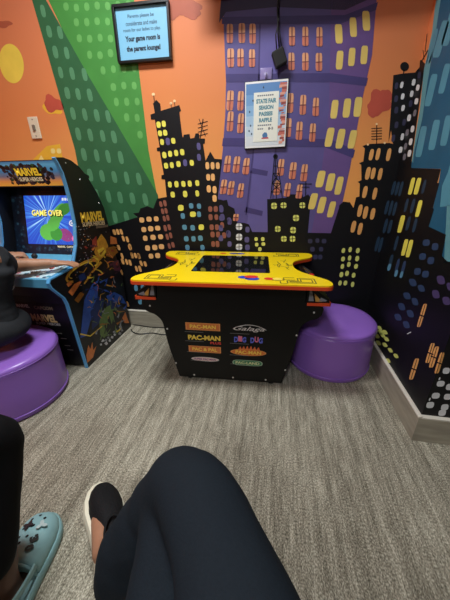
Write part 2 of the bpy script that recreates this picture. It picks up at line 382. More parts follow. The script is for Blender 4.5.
wins(c8, [(361,460),(394,475),(347,512),(378,527),(328,568),(358,578)], 7, 7, 'slateblue', .1, 4)
wins(cC, [(137,75),(188,110),(102,155),(150,190),(70,220),(122,262),(48,283),(98,328)], 6.6, 7.2, 'slateblue', -.3, 4)
wins(cC, [(305,60),(275,145),(338,185),(362,100)], 7.6, 8.4, 'violet', -.2, 4)
for (x, y, w_, h_) in ((421.9, 315.4, 4, 22), (430, 353, 4.6, 20), (434, 357, 4.6, 20), (439.5, 363, 5, 22), (414, 369, 4.4, 20)):
    win(x, y, w_, h_, 'tanwin', .3, 4, sq=6); line((x-w_/2-1, y-1), (x+w_/2+1, y+1.5), 1.2, 'black', 5); line((x+h_*.5*.3, y-h_/2), (x-h_*.5*.3, y+h_/2), .6, 'black', 5)
wins(cG, [(188,215),(205,228),(180,240),(198,238),(210,250),(185,262),(205,268),(222,285),(240,303),(215,318),(192,228)], 4.2, 4.6, 'limewin', -.5, 4)
wins(cE, [(375,72),(338,158),(305,238),(268,300),(385,245),(365,315),(398,180),(348,352)], 7.6, 6.2, 'white', .2, 4, sq=3)
wins(cE, [(430,60),(440,130),(425,300),(460,220)], 7, 6, 'white', .2, 4, sq=3)
wins(cE, [(330,125),(265,262)], 1.6, 3, 'white', .3, 4); 
line((407, 334), (411, 332), .8, 'white', 4)
wins(c2b, [(235,140),(240,205),(242,270),(302,125),(325,155),(291,190),(317,232),(276,325),(295,388),(238,432),(285,460),(228,505),(278,525)], 3.4, 6.6, 'white', .18, 4)
wins(c2b, [(205,145),(203,218),(204,282),(205,365),(187,440),(248,350),(285,245),(333,85)], 3.6, 7, 'dimpurple', .15, 4)
wins(c2b, [(308,298),(265,408),(256,485),(250,545)], 3.2, 6.6, 'grey', .2, 4)
# antennas, spires, lamps on the roofs
line(*c6((322,100),(312,170)), .9, 'black', 3)
for k in range(4): line(*c6((304,118+k*14),(338,124+k*14-16)), .7, 'black', 3); 
line(*c6((308,100),(330,160)), .6, 'black', 3)
line(*c8((175,15),(175,92)), .8, 'black', 3)
for k in range(5): line(*c8((155,32+k*10),(195,30+k*10)), .7, 'black', 3)
for q in ((175,15),(142,92),(205,86)): disc(*c8(q)[0], 1.1, 1.1, 'dot', 4)
disc(404.6, 66.5, 4.4, 4.6, 'black', 3); line((404, 68), (403.4, 76), .9, 'black', 3)
line((425, 52), (427, 34), .6, 'black', 3); line((420, 64), (428, 50), .9, 'black', 3); line((424, 60), (423, 50), .6, 'black', 3)
disc(*c7((192,57))[0], 2.4, 2.4, 'black', 3)
for a, b in (((188,60),(175,202)),((196,60),(216,202)),((192,60),(195,202)),((180,150),(210,150)),((177,180),(214,180)),((183,115),(204,115)),((186,90),(200,90)),((180,150),(214,180)),((210,150),(177,180)),((183,115),(210,150)),((204,115),(180,150))): line(*c7(a, b), .7, 'black', 7)
for a, b in (((297,143),(296,195)),((275,152),(318,152)),((283,163),(310,163))): line(*c7(a, b), .8, 'black', 7)
line(*c6((151,18),(154,45)), .7, 'black', 3); disc(*c6((150,15))[0], 1.6, 1.6, 'dot', 3)
for q in ((211,46),(223,38)): disc(*c6(q)[0], 1.4, 1.4, 'dot', 3); line(c6(q)[0], c6((q[0]+2, q[1]+24))[0], .6, 'black', 3)

struct('wall_back', WB, PM, fixn=False); struct('wall_right', WR, PM, fixn=False); struct('wall_end', WE, PM, fixn=False)

def carpet():
    mt = bpy.data.materials.new('carpet_tile'); mt.use_nodes = True; nt = mt.node_tree; b = nt.nodes['Principled BSDF']
    b.inputs['Roughness'].default_value = .95; b.inputs['Specular IOR Level'].default_value = .1
    tc = nt.nodes.new('ShaderNodeTexCoord'); L = nt.links.new
    def nz(scale, st, det=3):
        mp = nt.nodes.new('ShaderNodeMapping'); mp.inputs['Scale'].default_value = st; L(tc.outputs['Object'], mp.inputs[0])
        n = nt.nodes.new('ShaderNodeTexNoise'); n.inputs['Scale'].default_value = scale; n.inputs['Detail'].default_value = det; L(mp.outputs[0], n.inputs['Vector']); return n
    broad = nz(30, (1, .04, 1)); fine = nz(150, (1, .08, 1), 2); speck = nz(300, (1, .55, 1), 2); patch = nz(2.2, (1, .5, 1))
    def mix(a, b_, fa, fb):
        x = nt.nodes.new('ShaderNodeMath'); x.operation = 'MULTIPLY'; L(a, x.inputs[0]); x.inputs[1].default_value = fa
        y = nt.nodes.new('ShaderNodeMath'); y.operation = 'MULTIPLY_ADD'; L(b_, y.inputs[0]); y.inputs[1].default_value = fb; L(x.outputs[0], y.inputs[2]); return y.outputs[0]
    s = mix(broad.outputs['Fac'], fine.outputs['Fac'], .22, .22); s2 = mix(speck.outputs['Fac'], patch.outputs['Fac'], .50, .06)
    t = nt.nodes.new('ShaderNodeMath'); t.operation = 'ADD'; L(s, t.inputs[0]); L(s2, t.inputs[1])
    cr = nt.nodes.new('ShaderNodeValToRGB'); L(t.outputs[0], cr.inputs[0])
    e = cr.color_ramp.elements; e[0].position = .37; e[0].color = lin((82, 78, 67)); e[1].position = .63; e[1].color = lin((216, 210, 190))
    x = e.new(.50); x.color = lin((149, 143, 126))
    L(cr.outputs[0], b.inputs['Base Color'])
    bp = nt.nodes.new('ShaderNodeBump'); bp.inputs['Strength'].default_value = .6; bp.inputs['Distance'].default_value = .004; L(t.outputs[0], bp.inputs['Height']); L(bp.outputs[0], b.inputs['Normal'])
    return mt
struct('floor', MB().box((XL-.1, YF, -.1), (XR, D+.1, 0)), carpet())
M_ceil = mat('ceiling_tile', (225, 222, 214), .9, bump=.2, noise_scale=120)
struct('ceiling', MB().box((XL-.1, YF, CEIL), (XR, D+.1, CEIL+.1)), M_ceil)
struct('wall_left', MB().box((XL-.1, YF, 0), (XL, D, CEIL)), mat('mural_orange_side', (226, 120, 70), .6, noise_amt=.06, noise_scale=3))
M_base = mat('baseboard_vinyl', (162, 155, 138), .5, noise_amt=.2, noise_scale=14, stretch=(.5, .5, 3))
M_cap = mat('baseboard_cap', (212, 206, 192), .4)
def baseboard(name, a, b, nrm):
    a, b, nrm = V(a), V(b), V(nrm); t = .012; mb = MB()
    z = V((0, 0, 1)); pr = [a, a+nrm*t, a+nrm*t+z*(HB-.008), a+z*(HB-.008)]
    mb.prism(pr, b-a, 0); z0 = a+z*(HB-.008)
    mb.prism([z0, z0+nrm*(t+.003), z0+nrm*(t+.003)+z*.006, z0+nrm*(t*.5)+z*.01, z0+z*.01], b-a, 1)
    struct(name, mb, [M_base, M_cap])
baseboard('baseboard_back', (XL, D-.002, 0), (R-.002, D-.002, 0), (0, -1, 0))
baseboard('baseboard_right', (R-.002, E_-.0145, 0), (R-.002, D-.014, 0), (-1, 0, 0))
baseboard('baseboard_end', (R-.002, E_-.002, 0), (XR, E_-.002, 0), (0, -1, 0))

# ceiling lights
M_lamp = mat('lamp_diffuser', (255, 246, 232), .4, emit=3.0); M_whitemetal = mat('white_metal', (225, 225, 222), .4)
for k, (p, sx, sy, pw) in enumerate(LIGHTS):
    t = thing('ceiling_light', (p[0], p[1], CEIL-.03), ['long narrow ceiling light panel above the carpet before the arcade table', 'square white ceiling light panel behind the seated adults'][k], 'ceiling light', group=None)
    fr = MB(); a, b = sx/2, sy/2
    for lo, hi in (((-a-.03,-b-.03,0),(a+.03,-b,.03)),((-a-.03,b,0),(a+.03,b+.03,.03)),((-a-.03,-b,0),(-a,b,.03)),((a,-b,0),(a+.03,b,.03))): fr.box(lo, hi)
    part('frame', fr, M_whitemetal, t); part('diffuser', MB().box((-a,-b,.012),(a,b,.028)), M_lamp, t)

# ================================================================== THINGS ON THE WALL
M_black = mat('black_plastic', (16, 16, 18), .35); M_blackmatte = mat('black_matte', (20, 20, 22), .7)
BK = D-.0045                                   # just clear of the painted face
# --- framed blue notice
tl, tr, br, bl = at(112,3,1,BK), at(168.7,-1,1,BK), at(173,58,1,BK), at(121,64,1,BK)
c = (tl+tr+br+bl)/4+V((0,0,-.010)); rg = ((tr-tl)+(br-bl)); W_ = rg.length/2; rg.normalize(); upn = V((0,-1,0)).cross(rg)*-1
if upn.z < 0: upn = -upn
H_ = ((tl-bl)+(tr-br)).dot(upn)/2
t = thing('framed_notice', c, 'black framed light blue notice about the game room, hanging crooked on the mural', 'sign')
NR = V((0,-1,0))
def lbox(mb, x0, x1, z0, z1, d0, d1, rg, upn, mi=0):
    p = [rg*x+upn*z for x, z in ((x0,z0),(x1,z0),(x1,z1),(x0,z1))]
    mb.prism([q+NR*d0 for q in p], NR*(d1-d0), mi)
fr = MB(); b = .012
for q in ((-W_/2,W_/2,H_/2-b,H_/2),(-W_/2,W_/2,-H_/2,-H_/2+b),(-W_/2,-W_/2+b,-H_/2+b,H_/2-b),(W_/2-b,W_/2,-H_/2+b,H_/2-b)): lbox(fr, *q, 0, .022, rg, upn)
part('frame', fr, M_black, t, bevel=.002)
sh = MB(); lbox(sh, -W_/2+b, W_/2-b, -H_/2+b, H_/2-b, .002, .008, rg, upn); part('notice_sheet', sh, mat('paper_blue', (126, 190, 222), .5), t)
M_ink = mat('ink_navy', (38, 60, 88), .6); M_inkb = mat('ink_dark', (18, 34, 54), .6)
def wallline(par, s, x, z, wd, ht, mt, rg, upn, dep=.0088, bold=.004, **k): return lettering(par, s, rg*x+upn*z+NR*dep, rg, upn, wd, ht, mt, bold, name='lettering', **k)
k = W_/.31
for s_, z, wd, ht, mt, bo in (('Parents please be', .072, .145, .019, M_ink, .006), ('considerate and make', .045, .175, .018, M_ink, .006), ('room for our ladies to play.', .017, .210, .019, M_ink, .006),
                       ('Your game room is', -.020, .198, .030, M_inkb, .045), ('the parent lounge!', -.062, .195, .030, M_inkb, .045)):
    wallline(t, s_, -.004, z, wd, ht, mt, rg, upn, bold=bo)
# --- raffle flyer
tl, tr, br, bl = at(244.3,82.5,1,BK), at(289,79,1,BK), at(285.2,147,1,BK), at(245.3,149.5,1,BK)
c = (tl+tr+br+bl)/4; rg = ((tr-tl)+(br-bl)); W_ = rg.length/2; rg.normalize(); upn = -NR.cross(rg); upn = upn if upn.z > 0 else -upn
H_ = ((tl-bl)+(tr-br)).dot(upn)/2
t = thing('raffle_flyer', c, 'framed state fair raffle flyer with blue sky picture, fixed to the purple painted tower', 'flyer')
bd = MB(); lbox(bd, -W_/2, W_/2, -H_/2, H_/2, 0, .012, rg, upn); part('backing_board', bd, M_black, t, bevel=.001)
M_paper = mat('paper_white', (238, 240, 240), .5)
sh = MB(); lbox(sh, -W_/2+.003, W_/2-.003, -H_/2+.003, H_/2-.003, .012, .0135, rg, upn); part('flyer_border', sh, M_paper, t)
def poly(mb, pts, d, mi=0): mb.add([rg*x+upn*z+NR*d for x, z in pts], [tuple(range(len(pts)))], mi)
pc = MB(); a_, b_ = W_/2-.008, H_/2-.012
for i in range(6):
    z1 = b_-i*2*b_/6; poly(pc, [(-a_, z1-2*b_/6), (a_, z1-2*b_/6), (a_, z1), (-a_, z1)], .0138, min(i, 5))
for i in range(26):                              # red rides and booths on the right hand side of the picture
    z = b_-.01-i*.0108; x = a_-.004-.032*random.random()*(.5+.5*math.sin(i*.8)**2); h = .012+random.random()*.014; w2 = .008+random.random()*.016
    z = max(z, -b_+.012); poly(pc, [(max(x-w2, a_-.05), z-h/3), (min(x+w2, a_), z-h/3+.004), (min(x+w2, a_), z+h/3), (max(x-w2, a_-.05), z+h/3)], .0140+i*.00002, 6+i % 3)
for x, z in ((-.088,.02),(-.082,-.045),(-.09,-.07),(-.015,.125),(-.076,-.085),(-.07,.07)):
    poly(pc, [(x-.004, z), (x, z+.007), (x+.005, z+.001), (x+.001, z-.006)], .0142, 9)
part('printed_picture', pc, [mat('fly%d' % i, c_, .5) for i, c_ in enumerate(((92,140,196),(112,160,208),(136,180,218),(166,198,224),(196,214,228),(214,222,228)))]+[mat('fly_r', (196,106,92), .5), mat('fly_p', (224,160,140), .5), mat('fly_w', (150,70,64), .5), mat('fly_bird', (50,66,86), .5)], t, fixn=False)
pn = MB(); lbox(pn, -.065, .068, -.125, .105, .0145, .0152, rg, upn); part('text_panel', pn, mat('paper_cream', (236, 238, 226), .5), t)
M_teal = mat('ink_teal', (92, 146, 160), .5); M_gr = mat('ink_grey', (110, 118, 128), .5)
for s_, x, z, wd, ht, mt, bo in (('STATE FAIR', .002, .065, .108, .021, M_teal, .055), ('SEASON', .002, .036, .078, .020, M_teal, .055), ('PASSES', .001, .007, .074, .020, M_teal, .055),
                       ('RAFFLE', .0, -.022, .070, .020, M_teal, .055), ('8-5', .030, -.063, .028, .012, M_inkb, .02)):
    lettering(t, s_, rg*x+upn*z+NR*.0156, rg, upn, wd, ht, mt, bo)
for x0, x1, z in ((-.046,.052,.090),(-.042,.042,-.046),(-.042,-.002,-.063)):
    for j in range(int((x1-x0)/.011)):
        sb_ = MB(); xa = x0+j*.011; poly(sb_, [(xa,z-.003),(xa+.008,z-.003),(xa+.008,z+.003),(xa,z+.003)], .0156); part('small_print', sb_, M_gr, t, fixn=False)
em = MB(); poly(em, [(-.012,-.108),(-.016,-.092),(-.004,-.080),(.008,-.082),(.014,-.094),(.012,-.108)], .0156, 0); poly(em, [(-.02,-.112),(.02,-.112),(.018,-.104),(-.018,-.106)], .0157, 1)
part('emblem', em, [mat('emb_b', (70,120,170), .5), mat('emb_r', (190,80,90), .5)], t, fixn=False)
# clear hook above the flyer
hk = MB(); hk.box((-.03,-.004,-.02),(.03,0,.03)); hk.tube([(0,-.004,.012),(0,-.016,.006),(0,-.016,-.010),(0,-.006,-.016)], .003, 8)
o = obj('adhesive_hook', hk.mesh('adhesive_hook', mat('clear_plastic', (150,138,190), .2, spec=.6), 'all', .001)); o.location = at(266,75,1,BK); tag(o, 'clear plastic hook stuck to the wall just above the raffle flyer', 'hook')
# --- light switch
p = at(35,128,1,BK); t = thing('light_switch', p, 'cream light switch plate on the orange wall above the arcade cabinet', 'light switch')
mb = MB().box((-.036,-.006,-.06),(.036,0,.06)); part('switch_plate', mb, mat('cream_plastic', (226,214,186), .4), t, bevel=.003)
part('toggle', MB().box((-.009,-.014,-.016),(.009,-.006,.016)), mat('toggle_grey', (120,112,98), .4), t, bevel=.002)
for z in (-.045, .045): part('screw', MB().tube([(0,-.006,z),(0,-.0075,z)], .004, 10), mat('steel', (150,150,150), .3, 1), t)
# --- unseen television, guessed from the dangling adapter, added to shade the wall top
t = thing('unseen_television', (.08, D-.005, 1.91), 'unseen black flat television on an arm mount, added above the raffle flyer to shade the wall top', 'television')
part('casing', MB().box((-.53,-.185,0),(.53,-.125,.64)), M_black, t, bevel=.008)
part('screen', MB().box((-.515,-.187,.02),(.515,-.1852,.625)), mat('dark_glass', (8,8,10), .1), t)
part('wall_bracket', MB().box((-.12,-.02,.18),(.12,0,.46)), M_blackmatte, t); part('mount_arm', MB().box((-.03,-.125,.28),(.03,-.02,.36)), M_blackmatte, t)
p = at(279,57,1,D-.035); t = thing('power_adapter', p, 'black power adapter hanging by its cord on the purple painted tower', 'power adapter')
mb = MB().box((-.030,-.018,-.040),(.030,.018,.030)); o = part('adapter_body', mb, M_blackmatte, t, bevel=.006); o.rotation_euler = (0, -.42, .1)
cb = MB(); zt = 1.91-p.z
cb.tube([(.0,0,.03),(-.012,0,.10),(-.02,.0,.19),(-.016,.0,.26),(-.008,-.01,zt+.05)], .0035, 8); cb.tube([(.012,.005,.03),(-.002,.005,.09),(-.018,.008,.16),(-.012,.006,.23),(-.006,-.006,zt+.05)], .003, 8)
cb.tube([(-.012,.004,.02),(-.022,.004,.09),(-.010,.004,.14),(-.012,.004,.19)], .003, 8)
part('cord', cb, M_black, t, smooth='all')

# ================================================================== ARCADE TABLE
TZ = .625
T = thing('arcade_table', (-.2086, 1.452, 0), 'black two-sided cocktail arcade table with a bright yellow top in the corner', 'arcade table', rz=.0515)
M_tblack = mat('arcade_laminate', (9, 9, 10), .4, spec=.3); M_yel = mat('yellow_laminate', (246, 214, 16), .3); M_red = mat('red_orange_edge', (226, 78, 34), .4)
def rnd(pts, r, n=6):
    """round the corners of a closed 2D outline; r per corner"""
    out = []; N = len(pts)
    for i in range(N):
        p0, p1, p2 = V(pts[i-1]), V(pts[i]), V(pts[(i+1) % N]); rr = r[i] if isinstance(r, (list, tuple)) else r
        a = (p0-p1); b2 = (p2-p1); k2 = min(rr, a.length*.49, b2.length*.49); a = p1+a.normalized()*k2; b2 = p1+b2.normalized()*k2
        for j in range(n+1):
            t_ = j/n; out.append(a*(1-t_)**2+p1*2*t_*(1-t_)+b2*t_**2)
    return [(q.x, q.y) for q in out]
half = [(.463,-.325),(.463,-.250),(.322,-.095),(.322,.085),(.464,.195),(.464,.300)]
outl = rnd([(-.463,-.322)]+half+[(-x, y) for x, y in half[1:][::-1]], [.05,.05,.05,.08,.08,.05,.045,.045,.05,.08,.08,.05])
top = part('tabletop', MB().prism([(x, y, TZ-.022) for x, y in outl], (0,0,.022)), M_yel, T, label='bright yellow top shaped like a letter H')
def inset(pts, d):
    cx = 0; out = []
    for x, y in pts: out.append((x-math.copysign(d, x) if abs(x) > d else x, y))
    return out
eb = MB(); n = len(outl); o2 = [(x*1.005, y*1.006) for x, y in outl]
eb.loft([[(x, y, TZ-.0225) for x, y in o2], [(x, y, TZ-.0065) for x, y in o2], [(x, y, TZ-.0065) for x, y in outl], [(x, y, TZ-.0225) for x, y in outl], [(x, y, TZ-.0225) for x, y in o2]], cap=False)
obj('edge_band', eb.mesh('edge_band', M_red), top)
scn = rnd([(-.205,-.16),(.195,-.16),(.195,.185),(-.205,.185)], .012)
part('screen_glass', MB().prism([(x, y, TZ+.0002) for x, y in scn], (0,0,.0018)), mat('screen_glass', (10, 12, 14), .04, spec=.8), T)
TOPZ = TZ+.0006
M_blu = mat('art_blue', (40,70,190), .4); M_artred = mat('art_red', (222,50,40), .4); M_line = mat('art_line', (96,92,40), .4); M_pac = mat('art_light_yellow', (252,226,90), .4)
art = MB()
def tstroke(pts, wd, z=TOPZ, mi=0, mb=None):
    mb = mb or art
    for a, b3 in zip(pts, pts[1:]):
        a, b3 = V((a[0], a[1], z)), V((b3[0], b3[1], z)); d = (b3-a); nn = V((-d.y, d.x, 0)).normalized()*wd/2
        mb.add([a+nn, b3+nn, b3-nn, a-nn], [(0,1,2,3)], mi)
def done(nm):
    global art
    o = part(nm, art, [M_line, M_blu, M_artred, M_pac], T, fixn=False); art = MB(); return o
def maze(cx, cy, s, fx):
    for pts in ([(-1,-.6),(1,-.6),(1,-.1),(.2,-.1),(.2,.5),(-1,.5),(-1,-.6)], [(-.8,-.4),(.8,-.4),(.8,-.25),(0,-.25),(0,.3),(-.8,.3),(-.8,-.4)], [(.4,.1),(1.2,.1),(1.2,.6),(.4,.6)], [(1.0,-.75),(1.5,-.75),(1.5,-.3)]):
        tstroke([(cx+x*s*fx, cy+y*s) for x, y in pts], .005)
    done('printed_maze')
maze(-.335,-.262,.062,1); maze(.33,-.262,.062,-1); maze(-.33,.235,.06,1); maze(.32,.235,.06,-1)
for sgn in (-1, 1):                               # scribbled line drawings beside the screen
    for j in range(7):
        a = j*1.05; cx_, cy_ = sgn*.268, .03*math.sin(j*2)+.0
        tstroke([(cx_+.05*math.cos(a)*(.4+.2*k_), cy_+.09*math.sin(a)*(.3+.25*k_)+.01*(k_ % 2)) for k_ in range(4)], .0045)
        tstroke([(cx_+.03*math.cos(a+q), cy_+.06*math.sin(a+q)) for q in (0, .4, .8)], .004)
    done('printed_scribble')
def blob(cx, cy, rx, ry, mi, z=TOPZ, n=18): art.add([(cx+rx*math.cos(2*PI*i/n), cy+ry*math.sin(2*PI*i/n), z) for i in range(n)], [tuple(range(n))], mi)
for cx_, cy_, mi in ((.075,-.235,1),(.11,-.255,1),(.105,-.225,2)): blob(cx_, cy_, .034, .022, mi, TOPZ+.0002*(mi))
done('printed_figure')
blob(.19,-.248,.026,.018,2,TOPZ+.0003); blob(.225,-.248,.022,.018,3,TOPZ+.0004); tstroke([(.25,-.25),(.255,-.265),(.22,-.272),(.2,-.27)], .004); done('printed_figure')
for cx_, mi in ((.02,1),(-.02,1)): blob(cx_, .25, .03, .018, mi, TOPZ+.0003)
blob(-.09,.25,.02,.014,2,TOPZ+.0003)
done('printed_figure')
# front and rear panels
def panel_outline():
    h = [(.286,.026),(.335,.24),(.352,.375),(.385,.412),(.447,.432),(.455,.492),(.366,.500),(.360,.598)]
    pts = [(-x, z) for x, z in h[::-1]]+h
    return rnd(pts, [.004,.01,.02,.03,.06,.04,.05,.004,.004,.05,.04,.06,.03,.02,.01,.004])
po = panel_outline()
for nm, y0, lab in (('front_panel', -.242, 'black panel carrying two columns of game badges'), ('rear_panel', .224, None)):
    fp = part(nm, MB().prism([(x, y0, z) for x, z in po], (0,.018,0)), M_tblack, T, bevel=.0015, seg=1, label=lab)
    if nm == 'front_panel': front = fp
part('inner_cabinet', MB().prism([(-.25,-.2235,.04),(.25,-.2235,.04),(.29,-.2235,.60),(-.29,-.2235,.60)], (0,.447,0)), M_tblack, T)
for sx in (-1, 1):
    for y0 in (-.205, .205): part('foot', MB().lathe([(.016,0),(.018,.004),(.016,.041)], (sx*.23, y0, 0), 14), M_blackmatte, T)
for x, z in ((-.30,.115),(-.33,.33),(-.41,.46),(.30,.115),(.34,.33),(.41,.46),(-.2,.042),(0.02,.042),(.2,.042)):
    sc = MB().loft([[(x+r_*math.cos(2*PI*i/10), y_, z+r_*math.sin(2*PI*i/10)) for i in range(10)] for r_, y_ in ((.005,-.242),(.005,-.2435),(.003,-.2442))])
    obj('bolt', sc.mesh('bolt', mat('bolt_white', (200,200,196), .3)), front)
# control decks in the notches
for sx in (-1, 1):
    cp = part('control_deck', MB().prism([(sx*.368,-.245,.503),(sx*.368,-.245,.590),(sx*.385,-.245,.590),(sx*.474,-.245,.530),(sx*.474,-.245,.503)], (0,.465,0)), M_tblack, T, bevel=.002, label='red-edged black control deck')
    ed = MB().prism([(sx*.372,-.249,.497),(sx*.480,-.249,.497),(sx*.480,-.249,.514),(sx*.372,-.249,.510)], (0,.004,0)); ed.box((sx*.477-.003,-.249,.497),(sx*.477+.003,.224,.516))
    obj('edge_trim', ed.mesh('edge_trim', M_red), cp)
    dg_ = MB(); dg_.add([(sx*x,-.2456,z) for x, z in ((.378,.520),(.402,.520),(.388,.572),(.378,.574))], [(0,1,2,3)], 0); dg_.add([(sx*x,-.2456,z) for x, z in ((.410,.518),(.440,.518),(.415,.545),(.400,.560))], [(0,1,2,3)], 1); dg_.add([(sx*x,-.2458,z) for x, z in ((.425,.520),(.455,.520),(.462,.526),(.432,.540))], [(0,1,2,3)], 0)
    obj('side_artwork', dg_.mesh('side_artwork', [mat('art_grey',(130,130,140),.4), mat('art_gold',(200,150,70),.4)], fixn=False), cp)
    sl = lambda x, y, d=0: (sx*(.385+x*.089), y, .5905-x*.060+d)
    js = MB().tube([sl(.72,-.17), sl(.72,-.17,.028)], .006, 10).ellip(sl(.72,-.17,.034), (.013,.013,.013), 14, 8); obj('joystick', js.mesh('joystick', mat('joystick_white', (205,205,200), .3), 'all'), cp)
    for y0 in (-.06, -.01, .04): obj('push_button', MB().lathe([(.015,0),(.015,.006),(.011,.009)], sl(.55,y0), 16).mesh('push_button', mat('button_red', (200,40,36), .35), True), cp)
    aw = MB()
    for q in range(7):
        y0 = -.16+q*.05; aw.add([sl(.15,y0,.0012), sl(.85,y0+.01,.0012), sl(.85,y0+.018,.0012), sl(.15,y0+.02,.0012)], [(0,1,2,3)], q % 2)
    obj('deck_artwork', aw.mesh('deck_artwork', [mat('art_grey',(120,120,130),.4), mat('art_gold',(200,150,70),.4)], fixn=False), cp)
# badges on the front panel
FY = -.2424
def badge(x0, x1, z0, z1, shape, bg, txt, col, bold=.03, shear=0, rim=None, extra=None, tw=.86, th=.62, tilt=0, warp=None):
    cx, cz, hw, hh = (x0+x1)/2, (z0+z1)/2, (x1-x0)/2, (z1-z0)/2
    mb = MB()
    if shape == 'rect': o_ = [(-1,-1),(1,-1),(1,1),(-1,1)]
    elif shape == 'oval': o_ = [(math.cos(2*PI*i/28), math.sin(2*PI*i/28)) for i in range(28)]
    elif shape == 'pill': o_ = [(math.copysign(abs(math.cos(a))**.35, math.cos(a)), math.copysign(abs(math.sin(a))**.8, math.sin(a))) for a in [2*PI*(i+.5)/28 for i in range(28)]]
    else: o_ = None
    rx = lambda x, z: (cx+x*hw, FY, cz+z*hh+tilt*x*hw)
    host = None
    if o_:
        if rim: mb.add([(cx+x*hw*1.06, FY, cz+z*hh*1.16+tilt*x*hw) for x, z in o_], [tuple(range(len(o_)))], 1)
        mb.add([(cx+x*hw, FY-.0004, cz+z*hh+tilt*x*hw) for x, z in o_], [tuple(range(len(o_)))], 0)
        host = obj('game_badge', mb.mesh('game_badge', [mat('badge_'+bg[0], bg[1], .4), mat('badge_rim_'+(rim[0] if rim else 'x'), rim[1] if rim else (0,0,0), .4)], fixn=False), front)
        host['label'] = bg[2]
    lettering(front, txt, (cx, FY-.0009, cz), (1,0,tilt), (0,0,1), hw*2*tw, hh*2*th, mat('badge_txt_'+col[0], col[1], .4), bold, shear, warp=warp)
OR = ('orange', (214,122,62), 'orange game badge'); YT = ('yellow', (250,214,90)); 
badge(-.224,-.052,.334,.371,'rect',OR,'PAC-MAN',YT,tw=.8,tilt=0,rim=('gold',(236,160,90)))
badge(-.220,-.046,.272,.302,None,None,'PAC-MAN',('yellow2',(244,214,84)),tw=1,th=1,bold=.05)
lettering(front,'PLUS',(-.072,FY-.0009,.258),(1,0,0),(0,0,1),.058,.015,mat('badge_txt_red',(222,70,60),.4),.04)
badge(-.216,-.050,.198,.232,'rect',OR,'PAC & PAL',YT,tw=.82,rim=('gold',(236,160,90)))
badge(-.206,-.060,.140,.164,'oval',('cream',(226,196,190),'pale oval game badge'),'SUPER PAC-MAN',('violet',(120,60,130)),tw=.82,th=.45,rim=('white',(222,222,220)))
badge(.022,.182,.332,.370,None,None,'Galaga',('white',(214,210,206)),tw=1,th=.8,bold=.01,shear=.4)
ar = MB()
pts = [V((.02+.168*i/24, FY-.0006, .350+.026*math.sin(PI*i/24)**.8)) for i in range(25)]
ar.tube(pts, .0016, 6); part_o = obj('badge_outline', ar.mesh('badge_outline', mat('badge_txt_white', (214,210,206), .4)), front)
for i, ch in enumerate('DIG DUG'):
    if ch != ' ': lettering(front, ch, (.036+i*.0212, FY-.0009, .288+(.005 if i % 2 else 0)), (1,.0,.1*(-1)**i), (0,0,1), .021, .033, mat(('badge_txt_blue','badge_txt_pink')[i % 2], ((96,110,220),(226,120,150))[i % 2], .4), .05)
badge(.012,.190,.194,.230,'oval',('amber',(220,120,50),'orange oval game badge with a flame crest'),'PAC-MAN',YT,tw=.76,th=.6,rim=('gold',(236,160,90)))
fl = MB()
for i in range(6):
    x = .048+i*.019; fl.add([(x, FY-.0003, .232), (x+.018, FY-.0003, .230), (x+.012, FY-.0003, .246), (x+.010, FY-.0003, .256-.004*abs(i-2.5))], [(0,1,2,3)])
obj('flame_crest', fl.mesh('flame_crest', mat('badge_flame', (226,110,60), .4), fixn=False), front)
badge(.022,.174,.130,.160,'pill',('green',(66,130,92),'green game badge'),'PAC-LAND',('cream2',(226,226,170)),tw=.84,th=.55,rim=('pale',(170,200,170)))
for x0, z0 in ((-.236,.318),(-.236,.262),(-.232,.194),(-.214,.140),(.004,.322),(.004,.262),(.002,.190),(.006,.132)):
    obj('caption_line', MB().box((x0,FY-.0006,z0),(x0+.10,FY-.0002,z0+.0022)).mesh('caption_line', mat('caption_grey',(120,120,120),.4)), front)

# ================================================================== POUFS
M_vinyl = mat('purple_vinyl', (148, 104, 200), .30, spec=.5, bump=.06, noise_scale=9)
def pouf(loc, r, h, label, dent=0):
    t = thing('pouf', loc, label, 'pouf')
    prof = [(r*.955,0),(r*.985,.006),(r*.995,.022),(r*.99,h*.5),(r*.985,h-.035),(r*.992,h-.02)]
    part('side_cover', MB().lathe(prof, n=64), M_vinyl, t, smooth='all')
    rings = []
    for rr, z in ((r*.992,h-.02),(r*1.0,h-.012),(r*.99,h-.002),(r*.955,h+.005),(r*.85,h+.010),(r*.65,h+.012),(r*.45,h+.011),(r*.25,h+.010),(r*.04,h+.010)):
        rings.append([(rr*math.cos(2*PI*i/72), rr*math.sin(2*PI*i/72), z+(noise.noise(V((rr*math.cos(2*PI*i/72)*9+loc[0], rr*math.sin(2*PI*i/72)*4, 3)))*.012 if rr < r*.97 else 0)-dent*math.exp(-(rr/r*1.5)**2)) for i in range(72)])
    part('seat_cover', MB().loft(rings), M_vinyl, t, smooth='all')
    sm = MB(); n_ = 64
    for z, rr in ((h-.017, r*.994), (.028, r*.997)):
        pts = [(rr*math.cos(2*PI*i/n_), rr*math.sin(2*PI*i/n_), z) for i in range(n_+1)]; sm.tube(pts, .0032, 6)
    part('piping', sm, M_vinyl, t, smooth='all'); return t
pouf((.378, 1.538, 0), .240, .290, 'purple vinyl pouf tucked in the corner between arcade table and right wall')
pouf((-1.315, .945, 0), .248, .285, 'purple vinyl pouf under the person at the upright arcade cabinet', dent=.012)

